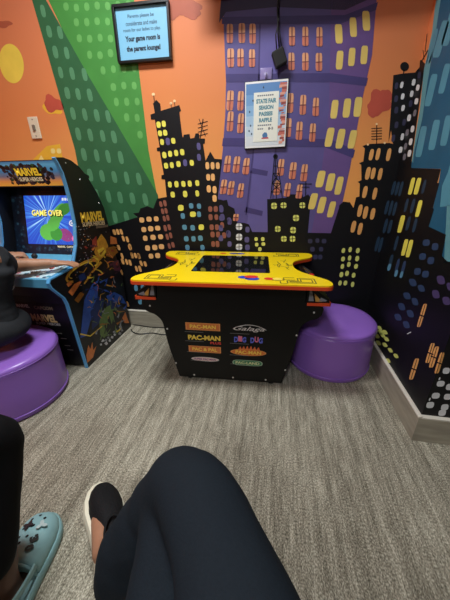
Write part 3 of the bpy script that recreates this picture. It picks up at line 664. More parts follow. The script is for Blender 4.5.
# ================================================================== UPRIGHT ARCADE CABINET
CX, CY, CW = -1.078, 1.20, .50
C = thing('arcade_cabinet', (CX-CW/2, CY, 0), 'black upright arcade cabinet with blue trimmed sides and a lit blue game screen', 'arcade cabinet')
OC = C.location.copy(); XH = CW/2
prof = [(1.212,0),(1.755,0),(1.752,.03),(1.735,.28),(1.728,.473),(1.692,.743),(1.668,.903),(1.622,.994),(1.556,1.085),(1.500,1.132),(1.445,1.158),(1.390,1.168),(1.332,1.163),
        (1.346,1.140),(1.366,1.095),(1.376,1.030),(1.381,.969),(1.378,.840),(1.350,.730),(1.304,.650),(1.292,.618),(1.112,.604),(1.100,.588),(1.108,.560),(1.172,.480),(1.184,.440)]
pl = [(y-CY, z) for y, z in prof]
M_tmold = mat('blue_trim', (92, 164, 214), .35); M_cab = mat('cabinet_black', (14, 14, 17), .45)
inner = [(y, z) for y, z in pl]
sides = []
for sx, nm in ((1, 'right'), (-1, 'left')):
    x0 = XH-.018 if sx > 0 else -XH
    sp = part('side_panel', MB().prism([(x0, y, z) for y, z in pl], (.018,0,0)), M_cab, C); sides.append(sp)
    front = pl[12:]+[pl[0]]
    tm = MB(); ring = []
    path = [V((0, y, z)) for y, z in front]
    rings = []
    for i, q in enumerate(path):
        tdir = (path[min(i+1, len(path)-1)]-path[max(i-1, 0)]).normalized(); nn = V((1,0,0)).cross(tdir)*-1
        nn = V((0, tdir.z, -tdir.y)) if True else nn
        if nn.y > 0 and i < 6: nn = nn
        rings.append([V((x0-.0003,0,0))+q-nn*.0035*s_ for s_ in (-1, 1)]+[V((x0+.0183,0,0))+q-nn*.0035*s_ for s_ in (1, -1)])
    tm.loft(rings); obj('edge_trim', tm.mesh('edge_trim', M_tmold), sp)
RS = sides[0]
# marquee
M_mq = bpy.data.materials.new('marquee_print'); M_mq.use_nodes = True
def grad_mat(mt, z0, z1, stops, emit, rough=.3):
    nt = mt.node_tree; b = nt.nodes['Principled BSDF']; b.inputs['Roughness'].default_value = rough
    tc = nt.nodes.new('ShaderNodeTexCoord'); sp = nt.nodes.new('ShaderNodeSeparateXYZ'); nt.links.new(tc.outputs['Object'], sp.inputs[0])
    mr = nt.nodes.new('ShaderNodeMapRange'); nt.links.new(sp.outputs['Z'], mr.inputs[0]); mr.inputs[1].default_value = z0; mr.inputs[2].default_value = z1
    cr = nt.nodes.new('ShaderNodeValToRGB'); nt.links.new(mr.outputs[0], cr.inputs[0]); e = cr.color_ramp.elements
    e[0].position, e[0].color = stops[0][0], lin(stops[0][1]); e[1].position, e[1].color = stops[-1][0], lin(stops[-1][1])
    for p_, c_ in stops[1:-1]: q = e.new(p_); q.color = lin(c_)
    nt.links.new(cr.outputs[0], b.inputs['Base Color']); nt.links.new(cr.outputs[0], b.inputs['Emission Color']); b.inputs['Emission Strength'].default_value = emit
grad_mat(M_mq, 1.03, 1.155, [(0,(250,190,70)),(.22,(240,160,80)),(.42,(120,120,140)),(.6,(70,140,190)),(.85,(100,180,220)),(1,(60,110,160))], .25)
mq0, mq1 = V((0, 1.352-CY, 1.152)), V((0, 1.385-CY, 1.036))     # top / bottom of the lit sign, seen from the side
MU = (mq0-mq1).normalized(); MN = V((0, -MU.z, MU.y)); MH = (mq0-mq1).length; MC = (mq0+mq1)/2
def mplate(mb, x0, x1, v0, v1, d0, d1, mi=0, base=None):
    base = base or MC
    mb.prism([base+V((x,0,0))+MU*v+MN*d0 for x, v in ((x0,v0),(x1,v0),(x1,v1),(x0,v1))], MN*(d1-d0), mi)
iw = XH-.0185
mq = MB(); mplate(mq, -iw, iw, -MH/2, MH/2, -.006, 0); mqo = part('marquee', mq, M_mq, C, label='lit blue and orange title sign')
cr_ = MB(); cols = [mat('crowd_%d' % i, c_, .5) for i, c_ in enumerate(((26,28,34),(44,60,52),(70,52,58),(52,60,92),(98,82,60),(60,110,60),(30,20,24)))]
for i in range(260):
    x = random.gauss(.045, .075); v_ = random.uniform(-MH*.5+.014, MH*.5-.016); 
    if abs(x-.045) > .145: continue
    r_ = random.uniform(.006, .015); n_ = random.choice((4, 5, 6)); a0 = random.random()*6
    cr_.add([MC+V((x+r_*math.cos(a0+2*PI*k_/n_),0,0))+MU*(v_+r_*.9*math.sin(a0+2*PI*k_/n_))+MN*(.0006+.000006*i) for k_ in range(n_)], [tuple(range(n_))], random.choice((0,0,1,2,3,4,5,6,6)))
obj('crowd_artwork', cr_.mesh('crowd_artwork', cols, fixn=False), mqo)
M_gold = mat('letter_gold', (250, 214, 60), .4, emit=.25); M_pale = mat('letter_pale', (246, 232, 190), .4, emit=.2); M_dimgold = mat('letter_dim', (70, 58, 44), .4)
M_shadow = mat('letter_shadow', (18,14,14), .5)
lettering(mqo, 'MARVEL', MC+MU*.006+MN*.0026+V((.049,0,0)), (1,0,0), MU, .156, .040, M_shadow, .08)
lettering(mqo, 'MARVEL', MC+MU*.010+MN*.0030+V((.045,0,0)), (1,0,0), MU, .150, .038, M_gold, .05)
lettering(mqo, 'SUPER HEROES', MC-MU*.026+MN*.0030+V((.045,0,0)), (1,0,0), MU, .142, .020, M_pale, .03)
# hood under the sign, screen surround, screen
part('hood', MB().prism([(-iw,1.352-CY,1.156),(-iw,1.60-CY,1.09),(-iw,1.60-CY,1.075),(-iw,1.39-CY,1.03),(-iw,1.385-CY,1.036)][::1], (2*iw,0,0)), M_cab, C)
part('back_panel', MB().prism([(-iw,1.735-CY,.02),(-iw,1.70-CY,.60),(-iw,1.655-CY,.90),(-iw,1.60-CY,1.0),(-iw,1.54-CY,1.08),(-iw,1.40-CY,1.155),(-iw,1.37-CY,1.155),(-iw,1.37-CY,1.145),(-iw,1.53-CY,1.065),(-iw,1.59-CY,.99),(-iw,1.64-CY,.89),(-iw,1.685-CY,.60),(-iw,1.72-CY,.02)], (2*iw,0,0)), M_cab, C)
s0, s1 = V((0, 1.415-CY, .655)), V((0, 1.50-CY, 1.055))          # bottom / top of the sloping screen surround
SU = (s1-s0).normalized(); SN = V((0, -SU.z, SU.y)); SH = (s1-s0).length; SCN = (s0+s1)/2
def splate(mb, x0, x1, v0, v1, d0, d1, mi=0): mb.prism([SCN+V((x,0,0))+SU*v+SN*d0 for x, v in ((x0,v0),(x1,v0),(x1,v1),(x0,v1))], SN*(d1-d0), mi)
bz = MB(); splate(bz, -iw, iw, -SH/2, SH/2, -.012, 0); bzo = part('screen_surround', bz, mat('bezel_navy', (14,18,30), .3), C)
bt = MB(); cols = [mat('bezel_art%d' % i, c_, .4) for i, c_ in enumerate(((20,34,52),(32,60,84),(24,46,66),(48,84,104)))]
for k2 in (0, 1):
    bt = MB(); xa, xb, va, vb = ((-.225,-.148,-.19,.185) if k2 else (-.23,.23,-.205,-.150))
    bt.add([SCN+V((x,0,0))+SU*v_+SN*.0001 for x, v_ in ((xa,va),(xb,va),(xb,vb),(xa,vb))], [(0,1,2,3)], 0)
    for i in range(45):
        x = random.uniform(-.222, -.155) if k2 else random.uniform(-.22, .2); v_ = random.uniform(-.17, .17) if k2 else random.uniform(-.19, -.160)
        r_ = random.uniform(.004, .012); n_ = 5; a0 = random.random()*6
        bt.add([SCN+V((x+r_*math.cos(a0+2*PI*k_/n_),0,0))+SU*(v_+r_*math.sin(a0+2*PI*k_/n_))+SN*(.0002+.000007*i) for k_ in range(n_)], [tuple(range(n_))], i % 4)
    obj('surround_artwork', bt.mesh('surround_artwork', cols, fixn=False), bzo)
lettering(bzo, 'MARVEL', SCN+SU*.172+SN*.0012+V((.02,0,0)), (1,0,0), SU, .085, .020, M_dimgold, .04); lettering(bzo, 'SUPER HEROES', SCN+SU*.155+SN*.0012+V((.02,0,0)), (1,0,0), SU, .078, .009, M_dimgold, .02)
lettering(bzo, 'MARVEL  CAPCOM', SCN-SU*.158+SN*.0012+V((.12,0,0)), (1,0,0), SU, .12, .012, M_pale, .03)
M_scr = bpy.data.materials.new('screen_burst'); M_scr.use_nodes = True; nt = M_scr.node_tree; b = nt.nodes['Principled BSDF']; b.inputs['Roughness'].default_value = .12; b.inputs['Base Color'].default_value = (.01,.01,.02,1)
tc = nt.nodes.new('ShaderNodeTexCoord'); sp = nt.nodes.new('ShaderNodeSeparateXYZ'); nt.links.new(tc.outputs['Object'], sp.inputs[0])
def mth(op, a, b_=None):
    n_ = nt.nodes.new('ShaderNodeMath'); n_.operation = op
    for i, q in enumerate((a, b_)):
        if q is None: continue
        if isinstance(q, (int, float)): n_.inputs[i].default_value = q
        else: nt.links.new(q, n_.inputs[i])
    return n_.outputs[0]
scx, scz = .012, SCN.z+.02
dx = mth('SUBTRACT', sp.outputs['X'], scx); dz = mth('SUBTRACT', sp.outputs['Z'], scz); ang = mth('ARCTAN2', dz, dx); rad = mth('SQRT', mth('ADD', mth('MULTIPLY', dx, dx), mth('MULTIPLY', dz, dz)))
nz = nt.nodes.new('ShaderNodeTexNoise'); nz.noise_dimensions = '1D'; nz.inputs['Scale'].default_value = 7; nz.inputs['Detail'].default_value = 3; nt.links.new(ang, nz.inputs['W'])
ry = mth('MULTIPLY', mth('MULTIPLY', mth('SUBTRACT', nz.outputs['Fac'], .44), 5.0), mth('SUBTRACT', 1.0, mth('MULTIPLY', rad, 4.5)))
cr2 = nt.nodes.new('ShaderNodeValToRGB'); nt.links.new(ry, cr2.inputs[0]); e = cr2.color_ramp.elements
e[0].position, e[0].color = 0, lin((26, 76, 190)); e[1].position, e[1].color = .9, lin((170, 214, 246)); x = e.new(.4); x.color = lin((56, 130, 222))
nt.links.new(cr2.outputs[0], b.inputs['Emission Color']); b.inputs['Emission Strength'].default_value = 1.15
SX0, SX1, SV0, SV1 = -.140, .224, -.146, .132
sb = MB(); splate(sb, SX0, SX1, SV0, SV1, .0006, .0012); sco = part('screen', sb, M_scr, C)
gm = MB()
def spoly(pts, d, mi): gm.add([SCN+V((x,0,0))+SU*v_+SN*d for x, v_ in pts], [tuple(range(len(pts)))], mi)
def sell(cx_, cv, rx_, rv, d, mi, rot=0, n_=16): spoly([(cx_+rx_*math.cos(a)*math.cos(rot)-rv*math.sin(a)*math.sin(rot), cv+rx_*math.cos(a)*math.sin(rot)+rv*math.sin(a)*math.cos(rot)) for a in [2*PI*k_/n_ for k_ in range(n_)]], d, mi)
sell(0.076,.02,.085,.036,.0016,0,.9); sell(0.004,-.075,.056,.048,.0018,0); sell(0.059,-.085,.04,.04,.0020,1); sell(0.124,.055,.05,.03,.0021,1,.5); sell(0.044,-.03,.05,.035,.0022,0,.6)
sell(0.119,-.09,.05,.035,.0019,2,-.4); sell(0.174,-.06,.03,.05,.0017,3,.3); sell(0.179,-.11,.02,.02,.0021,4); sell(0.169,-.022,.020,.017,.0024,5); sell(0.169,-.022,.013,.011,.0026,6); sell(0.169,-.022,.007,.006,.0028,5)
obj('game_picture', gm.mesh('game_picture', [mat('pix%d' % i, c_, .4, emit=.6) for i, c_ in enumerate(((88,176,76),(58,140,58),(136,60,120),(60,90,190),(226,110,170),(236,236,240),(70,120,200)))], fixn=False), sco)
M_go = mat('pix_yellow', (250, 240, 120), .4, emit=.9); M_gos = mat('pix_olive', (70,70,20), .5)
lettering(sco, 'GAME OVER', SCN+SU*.031+SN*.0030+V((.014,0,0)), (1,0,0), SU, .21, .036, M_gos, .04); lettering(sco, 'GAME OVER', SCN+SU*.035+SN*.0034+V((.010,0,0)), (1,0,0), SU, .205, .033, M_go, .03)
M_pw = mat('pix_white',(230,240,250),.4,emit=.7)
for j in range(6):
    sb_ = MB(); xa = .115+j*.017+(.008 if j > 2 else 0); sb_.add([SCN+V((x,0,0))+SU*v_+SN*.003 for x, v_ in ((xa,.104),(xa+.012,.104),(xa+.012,.118),(xa,.118))], [(0,1,2,3)]); obj('score_digit', sb_.mesh('score_digit', M_pw, fixn=False), sco)
# control panel
ps = [(1.106,.600),(1.104,.606),(1.296,.622),(1.330,.640),(1.415,.660),(1.415,.640),(1.300,.600)]
cpn = part('control_panel', MB().prism([(-XH+.0185, y-CY, z) for y, z in [(1.104,.560),(1.104,.604),(1.300,.630),(1.418,.656),(1.418,.560)]], (2*iw,0,0)), mat('panel_blue', (96,170,206), .3), C)
pa = lambda x, q, d=0: V((x, 1.110-CY+q*.19, .6052+q*.0257+d))
ca = MB(); cols = [mat('deck_art%d' % i, c_, .35) for i, c_ in enumerate(((200,226,232),(84,160,190),(140,200,120),(220,200,110),(60,90,120),(190,110,120)))]
ca.add([pa(-.225,.04,.0006), pa(.225,.04,.0006), pa(.225,.97,.0006), pa(-.225,.97,.0006)], [(0,1,2,3)], 0)
for i in range(60):
    x, q = random.uniform(-.215, .215), random.uniform(.1, .92); r_ = random.uniform(.006, .016); a0 = random.random()*6
    ca.add([pa(x+r_*math.cos(a0+2*PI*k_/5), min(.96, max(.05, q+r_*5*math.sin(a0+2*PI*k_/5))), .0008+.00001*i) for k_ in range(5)], [tuple(range(5))], random.choice((1,1,2,3,4,1,5)))
obj('deck_artwork', ca.mesh('deck_artwork', cols, fixn=False), cpn)
for x, q in ((-.20,.75),(.036,.84)):
    st = MB().tube([pa(x,q), pa(x,q,.045)], .005, 10); st.ellip(pa(x,q,.052), (.015,.015,.016), 14, 8)
    obj('joystick', st.mesh('joystick', M_blackmatte, 'all'), cpn)
    for j in range(6):
        p_ = pa(x+.055+(j % 3)*.032, .38+.3*(j//3)); obj('push_button', MB().lathe([(.0135,0),(.0135,.005),(.0105,.0085),(.009,.007)], p_, 16).mesh('push_button', mat('button_red', (200,40,36), .35) if j//3 else mat('button_white', (225,225,220), .35), True), cpn)
rb = MB().box((-.185,1.345-CY,.642),(-.135,1.375-CY,.672)); obj('start_button_block', rb.mesh('start_button_block', mat('button_red', (200,40,36), .35), bevel=.004), cpn)
# lower front
fpn = part('front_panel', MB().prism([(-iw,1.116-CY,.560),(-iw,1.178-CY,.476),(-iw,1.190-CY,.435),(-iw,1.218-CY,.012),(-iw,1.232-CY,.012),(-iw,1.204-CY,.437),(-iw,1.190-CY,.484),(-iw,1.130-CY,.564)], (2*iw,0,0)), M_cab, C)
FN = V((0,-1,.066)).normalized(); FU = V((0,-.066,1)).normalized()
def fl_(x, z): return V((x, 1.190-CY+(.435-z)*.0662, z))+FN*.0012
M_lw = mat('letter_white', (190,188,184), .5); M_lg = mat('letter_tan', (206,180,120), .5)
lettering(fpn, 'MARVEL', fl_(-.055,.408), (1,0,0), FU, .085, .022, M_lw, .04); lettering(fpn, 'CAPCOM', fl_(.075,.402), (1,0,0), FU, .120, .022, mat('letter_bronze',(120,104,84),.5), .04)
lettering(fpn, 'MARVEL', fl_(.055,.335), (1,0,0), FU, .165, .050, M_lg, .05); lettering(fpn, 'SUPER HEROES', fl_(.07,.298), (1,0,0), FU, .160, .017, M_lw, .02)
for i, (x, z) in enumerate(((.12,.235),(.14,.200),(.15,.15),(.16,.12))):
    sc_ = MB(); sc_.add([fl_(x-.02,z), fl_(x+.02,z), fl_(x+.02,z+.005), fl_(x-.02,z+.005)], [(0,1,2,3)]); obj('small_print', sc_.mesh('small_print', M_lw, fixn=False), fpn)
# artwork on the right side panel
SXP = CX
def sa(u, v, d=.0008):
    q = at(u, v, 0, SXP)-OC; return V((XH+d, q.y, q.z))
AW = MB(); AC = {}; AL = []
def acol(n_, c_):
    if n_ not in AC: AC[n_] = len(AL); AL.append(mat('side_'+n_, c_, .45, noise_amt=.15, noise_scale=40))
    return AC[n_]
for n_, c_ in dict(gold=(196,140,44), deepgold=(150,96,30), blue=(46,80,160), darkblue=(28,44,92), green=(96,120,64), orange=(206,118,58), red=(150,56,44), silver=(132,134,140), white=(200,200,205), dark=(24,22,26), maroon=(84,40,60), yellow=(226,190,60)).items(): acol(n_, c_)
dep = [0.0008]
def apoly(pts, c_):
    dep[0] += .00001; AW.add([sa(u, v, dep[0]) for u, v in pts], [tuple(range(len(pts)))], AC[c_])
def astroke(pts, w0, w1, c_):
    n_ = len(pts); L_, R_ = [], []
    for i, (u, v) in enumerate(pts):
        a, b_ = pts[max(i-1, 0)], pts[min(i+1, n_-1)]; d = V((b_[0]-a[0], b_[1]-a[1])).normalized(); wq = (w0+(w1-w0)*i/(n_-1))/2
        L_.append((u-d.y*wq, v+d.x*wq)); R_.append((u+d.y*wq, v-d.x*wq))
    apoly(L_+R_[::-1], c_)
def arc(cx_, cy_, rx_, ry_, a0, a1, rot=0, n_=14):
    o_ = []
    for i in range(n_+1):
        a = a0+(a1-a0)*i/n_; x, y = rx_*math.cos(a), ry_*math.sin(a); o_.append((cx_+x*math.cos(rot)-y*math.sin(rot), cy_+x*math.sin(rot)+y*math.cos(rot)))
    return o_
for i in range(150):                              # star speckle
    u, v = random.uniform(66, 92), random.uniform(226, 300)
    if v > 262+(u-66)*.2 and u < 74: continue
    if v > 280 and u < 78: continue
    r_ = random.uniform(.25, .7); apoly([(u-r_, v), (u, v-r_), (u+r_, v), (u, v+r_)], random.choice(('white','silver','silver','orange')))
apoly([(82,266),(92,262),(100,268),(108,262),(116,262),(122,276),(126,300),(128,318),(112,330),(96,345),(88,330),(82,300)], 'dark')
astroke(arc(82,271,18,6.5,2.4,6.6,-.55), 2.2, 3.4, 'gold'); astroke(arc(81,270,14,4.5,2.6,6.0,-.55), .8, 1.2, 'yellow'); astroke([(84,284),(92,272),(101,262)], 1.4, 2.2, 'gold')
for pts, c_ in (([(84,300),(92,284),(98,280),(97,300),(91,318),(86,336),(80,338)], 'blue'), ([(90,312),(98,296),(104,300),(100,322),(92,330)], 'darkblue'), ([(106,296),(114,292),(122,296),(126,304),(118,302),(110,306)], 'blue'), ([(104,302),(112,300),(118,306),(110,312)], 'darkblue'),
                 ([(97,240),(101,234),(105,239),(108,246),(104,256),(98,262),(94,252)], 'gold'), ([(92,240),(96,236),(97,246),(92,250)], 'red'), ([(106,248),(114,246),(118,252),(112,258),(106,256)], 'deepgold'), ([(110,236),(116,238),(117,244),(110,244)], 'orange'), ([(97,250),(103,247),(106,252),(100,258)], 'yellow'), ([(112,262),(118,260),(121,270),(115,274)], 'maroon'),
                 ([(99,322),(104,308),(110,305),(113,318),(110,330),(104,338),(100,335)], 'green'), ([(104,326),(109,316),(112,326),(107,333)], 'dark'),
                 ([(86,355),(88,345),(90,349),(92,342),(93,350),(96,346),(93,357),(87,363)], 'orange'), ([(122,318),(125,312),(127,318),(129,323),(124,323)], 'orange'), ([(68,292),(74,284),(82,280),(78,287),(72,296)], 'orange'), ([(74,300),(80,292),(84,294),(78,303)], 'deepgold'), ([(78,276),(84,272),(86,278),(80,282)], 'darkblue'), ([(66,284),(70,281),(72,284),(68,287)], 'orange')):
    apoly(pts, c_)
for pts in ([(80,334),(90,336),(102,326)], [(101,318),(103,330),(100,340)], [(108,306),(112,312),(114,322)], [(104,310),(107,318),(106,328)]): astroke(pts, 1.6, .8, 'yellow' if pts[0][0] < 100 else 'green')
for i in range(26):
    u, v = random.uniform(100, 126), 0; v = 346-(u-100)*.78+random.uniform(-5, 3); r_ = random.uniform(.8, 2); a0 = random.random()*6
    if v < 300: continue
    apoly([(u+r_*math.cos(a0+q), v+r_*math.sin(a0+q)) for q in (0, 1.6, 3, 4.6)], random.choice(('silver','silver','white','dark')))
for i in range(34):
    u, v = random.uniform(86, 122), random.uniform(254, 320); a0 = random.random()*6; l_ = random.uniform(2, 6)
    if u > 104+(v-240)*.25 : continue
    astroke([(u, v), (u+l_*math.cos(a0), v+l_*math.sin(a0)), (u+l_*1.6*math.cos(a0+.5), v+l_*1.6*math.sin(a0+.5))], .7, .3, random.choice(('gold','silver','blue','maroon','orange','green')))
for i in range(120):
    u = random.uniform(84, 127); v = random.uniform(240, 340); lim = 366-(u-88.5)*.94
    if v > lim-6 or u > 103+(v-200)*.22 or u < 62+(v-262)*.35+6: continue
    a0 = random.uniform(-2.2, -.6)+random.choice((0, 1.2)); l_ = random.uniform(3, 9); bend_ = random.uniform(-.8, .8)
    low_ = ('blue','blue','darkblue','green','silver','gold','dark','dark') if v > 280 else ('gold','orange','red','yellow','maroon','dark','dark','deepgold')
    if v > 310 and u > 98: low_ = ('green','green','silver','deepgold','dark','yellow')
    pts_ = [(u+l_*k_*math.cos(a0+bend_*k_), v+l_*k_*math.sin(a0+bend_*k_)) for k_ in (0, .33, .66, 1)]
    astroke(pts_, random.uniform(.8, 2.4), .3, random.choice(low_))
obj('side_artwork', AW.mesh('side_artwork', AL, fixn=False), RS)['label'] = 'dark side artwork of gold arcs, blue swooshes and orange flames'
def slet(s_, q0, q1, hgt, mt, bo, off=0, sh=0):
    a, b_ = sa(*q0, .0022+off), sa(*q1, .0022+off); lettering(RS, s_, (a+b_)/2, b_-a, V((0,0,1))-(b_-a).normalized()*((b_-a).normalized().z), (b_-a).length, hgt, mt, bo, sh)
M_sg = mat('letter_amber', (232,190,60), .4); M_sl = mat('letter_cream', (214,190,150), .4); M_sb = mat('letter_bronze', (120,104,84), .5)
slet('MARVEL', (80.5,218), (103,215.5), .058, M_sg, .05); slet('SUPER HEROES', (82,224.5), (104.5,222.5), .026, M_sl, .03)
for j in range(6):
    sb_ = MB(); u_, v_ = 96+j*2.0, 228.4-j*.25; sb_.add([sa(u_,v_,.0022), sa(u_+1.5,v_-.2,.0022), sa(u_+1.5,v_-2.6,.0022), sa(u_,v_-2.4,.0022)], [(0,1,2,3)]); obj('small_print', sb_.mesh('small_print', M_sb, fixn=False), RS)
for u_, v_ in ((66,163),(99,203),(106,232),(80,180)):
    q = sa(u_, v_, 0); sc_ = MB().lathe([(.004,0),(.003,.0015)], (0,0,0), 10); o = obj('screw', sc_.mesh('screw', mat('steel', (150,150,150), .3, 1)), RS); o.location = q; o.rotation_euler = (0, PI/2, 0)

# cords on the carpet
def cord(name, pts, r_, par):
    base = V(pts[0]); mb = MB(); P_ = [V(p) for p in pts]; sm = []
    for i in range(len(P_)-1):
        a, b_, c_, d = P_[max(i-1,0)], P_[i], P_[i+1], P_[min(i+2,len(P_)-1)]
        for k_ in range(8):
            t_ = k_/8; sm.append(.5*((2*b_)+(c_-a)*t_+(2*a-5*b_+4*c_-d)*t_*t_+(3*b_-a-3*c_+d)*t_**3)-base)
    sm.append(P_[-1]-base); mi_ = (Matrix.Translation(par.location) @ par.rotation_euler.to_matrix().to_4x4()).inverted()
    mb.tube([mi_ @ (q+base) for q in sm], r_, 8); return obj(name, mb.mesh(name, M_black, 'all'), par)
fz = lambda u, v: at(u, v, 2, .005)
cord('power_cord', [fz(131,329), fz(133,332), fz(140,334), fz(152,333), fz(162,334.5), fz(170,334)], .004, T)
cord('power_cord', [fz(130,324), fz(140,325.5), fz(150,327), fz(160,327.5), fz(171,328)], .004, C)

# ================================================================== PEOPLE
def bent(a, k, b, ra, rk, rb, bend=.35, n=7):
    """limb path through a joint with a rounded bend; returns points and radii"""
    a, k, b = V(a), V(k), V(b); p0, p1 = k.lerp(a, bend), k.lerp(b, bend); kk = k+(k-(p0+p1)/2)*.10
    pts = [a, a.lerp(p0, .5), p0]; rr = [ra, ra+(rk-ra)*.5*(1-bend*.5), ra+(rk-ra)*(1-bend*.6)]
    for i in range(1, n):
        t_ = i/n; pts.append(p0*(1-t_)**2+kk*2*t_*(1-t_)+p1*t_**2); rr.append(rk)
    pts += [p1, p1.lerp(b, .5), b]; rr += [rk+(rb-rk)*bend*.6, rk+(rb-rk)*.55, rb]
    return pts, rr
def hand(mb, wrist, fwd, pal, side_, s=1.0, curl=.4, grip=False):
    """palm, four unequal bent fingers and a thumb; pal = direction the palm faces, side_ = towards the thumb"""
    f = V(fwd).normalized(); pl_ = V(pal); pl_ = (pl_-f*pl_.dot(f)).normalized(); sd = f.cross(pl_); sd = sd if sd.dot(V(side_)) > 0 else -sd
    w_ = V(wrist); rot = Matrix((sd, f, pl_)).transposed()
    mb.ellip(w_+f*.045*s, (.036*s, .052*s, .016*s), 16, 10, rot=rot)
    mb.tube([w_-f*.01*s, w_+f*.03*s], [.021*s, .024*s], 10, roundcap=True)
    for i, (off, ln) in enumerate(((.027,.072),(.009,.080),(-.009,.075),(-.026,.058))):
        p_ = w_+f*.078*s+sd*off*s; d = f+sd*off*3; d.normalize(); pts = [p_-f*.02*s, p_]; c_ = curl*(1.0+.12*i)
        ang_ = 0
        for k_, fr_ in enumerate((.42,.33,.25)):
            ang_ += c_*(.6, 1.0, .8)[k_]*(1.35 if grip else .75)
            p_ = p_+(d*math.cos(ang_)+pl_*math.sin(ang_))*ln*fr_*s; pts.append(p_)
        mb.tube(pts, [.0098*s, .0095*s, .0088*s, .0080*s, .0068*s], 8, roundcap=True)
    p_ = w_+f*.022*s+sd*.026*s; pts = [p_-sd*.012*s, p_, p_+(sd*.75+f*.55+pl_*.35).normalized()*.036*s]; pts.append(pts[-1]+(sd*.25+f*.8+pl_*.55*(1.5 if grip else 1)).normalized()*.028*s)
    mb.tube(pts, [.012*s, .0125*s, .0105*s, .0085*s], 8, roundcap=True)
def head(mb, c, face, s=1.0):
    c = V(c); f = V(face).normalized(); u_ = V((0,0,1)); u_ = (u_-f*u_.dot(f)).normalized(); x_ = f.cross(u_); rot = Matrix((x_, f, u_)).transposed()
    q = lambda a, b_, d: c+(x_*a+f*b_+u_*d)*s
    mb.ellip(q(0,-.008,.022), (.074*s,.092*s,.088*s), 24, 16, rot=rot); mb.ellip(q(0,.022,-.045), (.054*s,.062*s,.062*s), 20, 14, rot=rot)
    mb.tube([q(0,.085,.012), q(0,.102,-.018), q(0,.098,-.026)], [.007*s,.012*s,.011*s], 8, roundcap=True)      # nose
    for sx in (-1, 1):
        mb.ellip(q(sx*.074,-.008,-.004), (.010*s,.018*s,.030*s), 10, 8, rot=rot); mb.ellip(q(sx*.031,.076,.014), (.013*s,.010*s,.008*s), 10, 8, rot=rot)
        mb.ellip(q(sx*.031,.078,.028), (.020*s,.008*s,.006*s), 10, 8, rot=rot)
    mb.ellip(q(0,.080,-.052), (.024*s,.008*s,.006*s), 12, 8, rot=rot); mb.ellip(q(0,.078,-.062), (.019*s,.008*s,.006*s), 12, 8, rot=rot)
    return q, rot
def shoe_frame(heel, toe, upv):
    h_, t_ = V(heel), V(toe); y_ = (t_-h_).normalized(); z_ = V(upv); z_ = (z_-y_*z_.dot(y_)).normalized(); x_ = y_.cross(z_); L_ = (t_-h_).length
    return lambda x, s_, z: h_+x_*x+y_*(s_*L_)+z_*z
def hwid(s_, kind):
    tab = {'slip': [(0,.0),(.015,.018),(.06,.030),(.18,.034),(.38,.034),(.55,.041),(.70,.047),(.82,.044),(.91,.034),(.97,.020),(1,.0)],
           'clog': [(0,.0),(.015,.024),(.06,.037),(.2,.044),(.40,.047),(.58,.056),(.72,.060),(.84,.056),(.93,.042),(.98,.024),(1,.0)]}[kind]
    for (a, p_), (b_, q_) in zip(tab, tab[1:]):
        if s_ <= b_: return p_+(q_-p_)*(s_-a)/(b_-a)
    return 0
ST = [0,.004,.015,.03,.06,.11,.18,.26,.34,.42,.48,.55,.62,.70,.76,.82,.87,.91,.945,.97,.985,.996,1]
def sole_mesh(F, kind, th, flare):
    mb = MB(); mid = lambda s_: .004*math.sin(PI*s_)
    lf = [(-hwid(s_, kind)+mid(s_), s_) for s_ in ST]; rg_ = [(hwid(s_, kind)+mid(s_), s_) for s_ in ST[::-1][1:-1]]; o_ = lf+rg_
    cxy = (0, .5)
    def ring(k_, z): return [F(x*(1+k_/.045), .5+(s_-.5)*(1+k_/.14), z) for x, s_ in o_]
    mb.loft([ring(flare*.2,0), ring(flare*.9,.006), ring(flare,th*.5), ring(flare*.9,th-.004), ring(flare*.3,th)]); return mb
def upper_mesh(F, kind, th, hts, s_from=0, n=16):
    mb = MB(); rings = []
    def hgt(s_):
        for (a, p_), (b_, q_) in zip(hts, hts[1:]):
            if s_ <= b_: return p_+(q_-p_)*(s_-a)/(b_-a)
        return hts[-1][1]
    for s_ in [x for x in ST if x >= s_from]:
        w_ = max(hwid(s_, kind), .0005); h_ = hgt(s_); m_ = .004*math.sin(PI*s_)
        rings.append([F(m_+math.copysign(abs(math.cos(a))**.8, math.cos(a))*w_, s_, th-.004+math.sin(a)**.75*h_) for a in [PI*i/n for i in range(n+1)]]+[F(m_, s_, th-.004)])
    mb.loft(rings); return mb, hgt

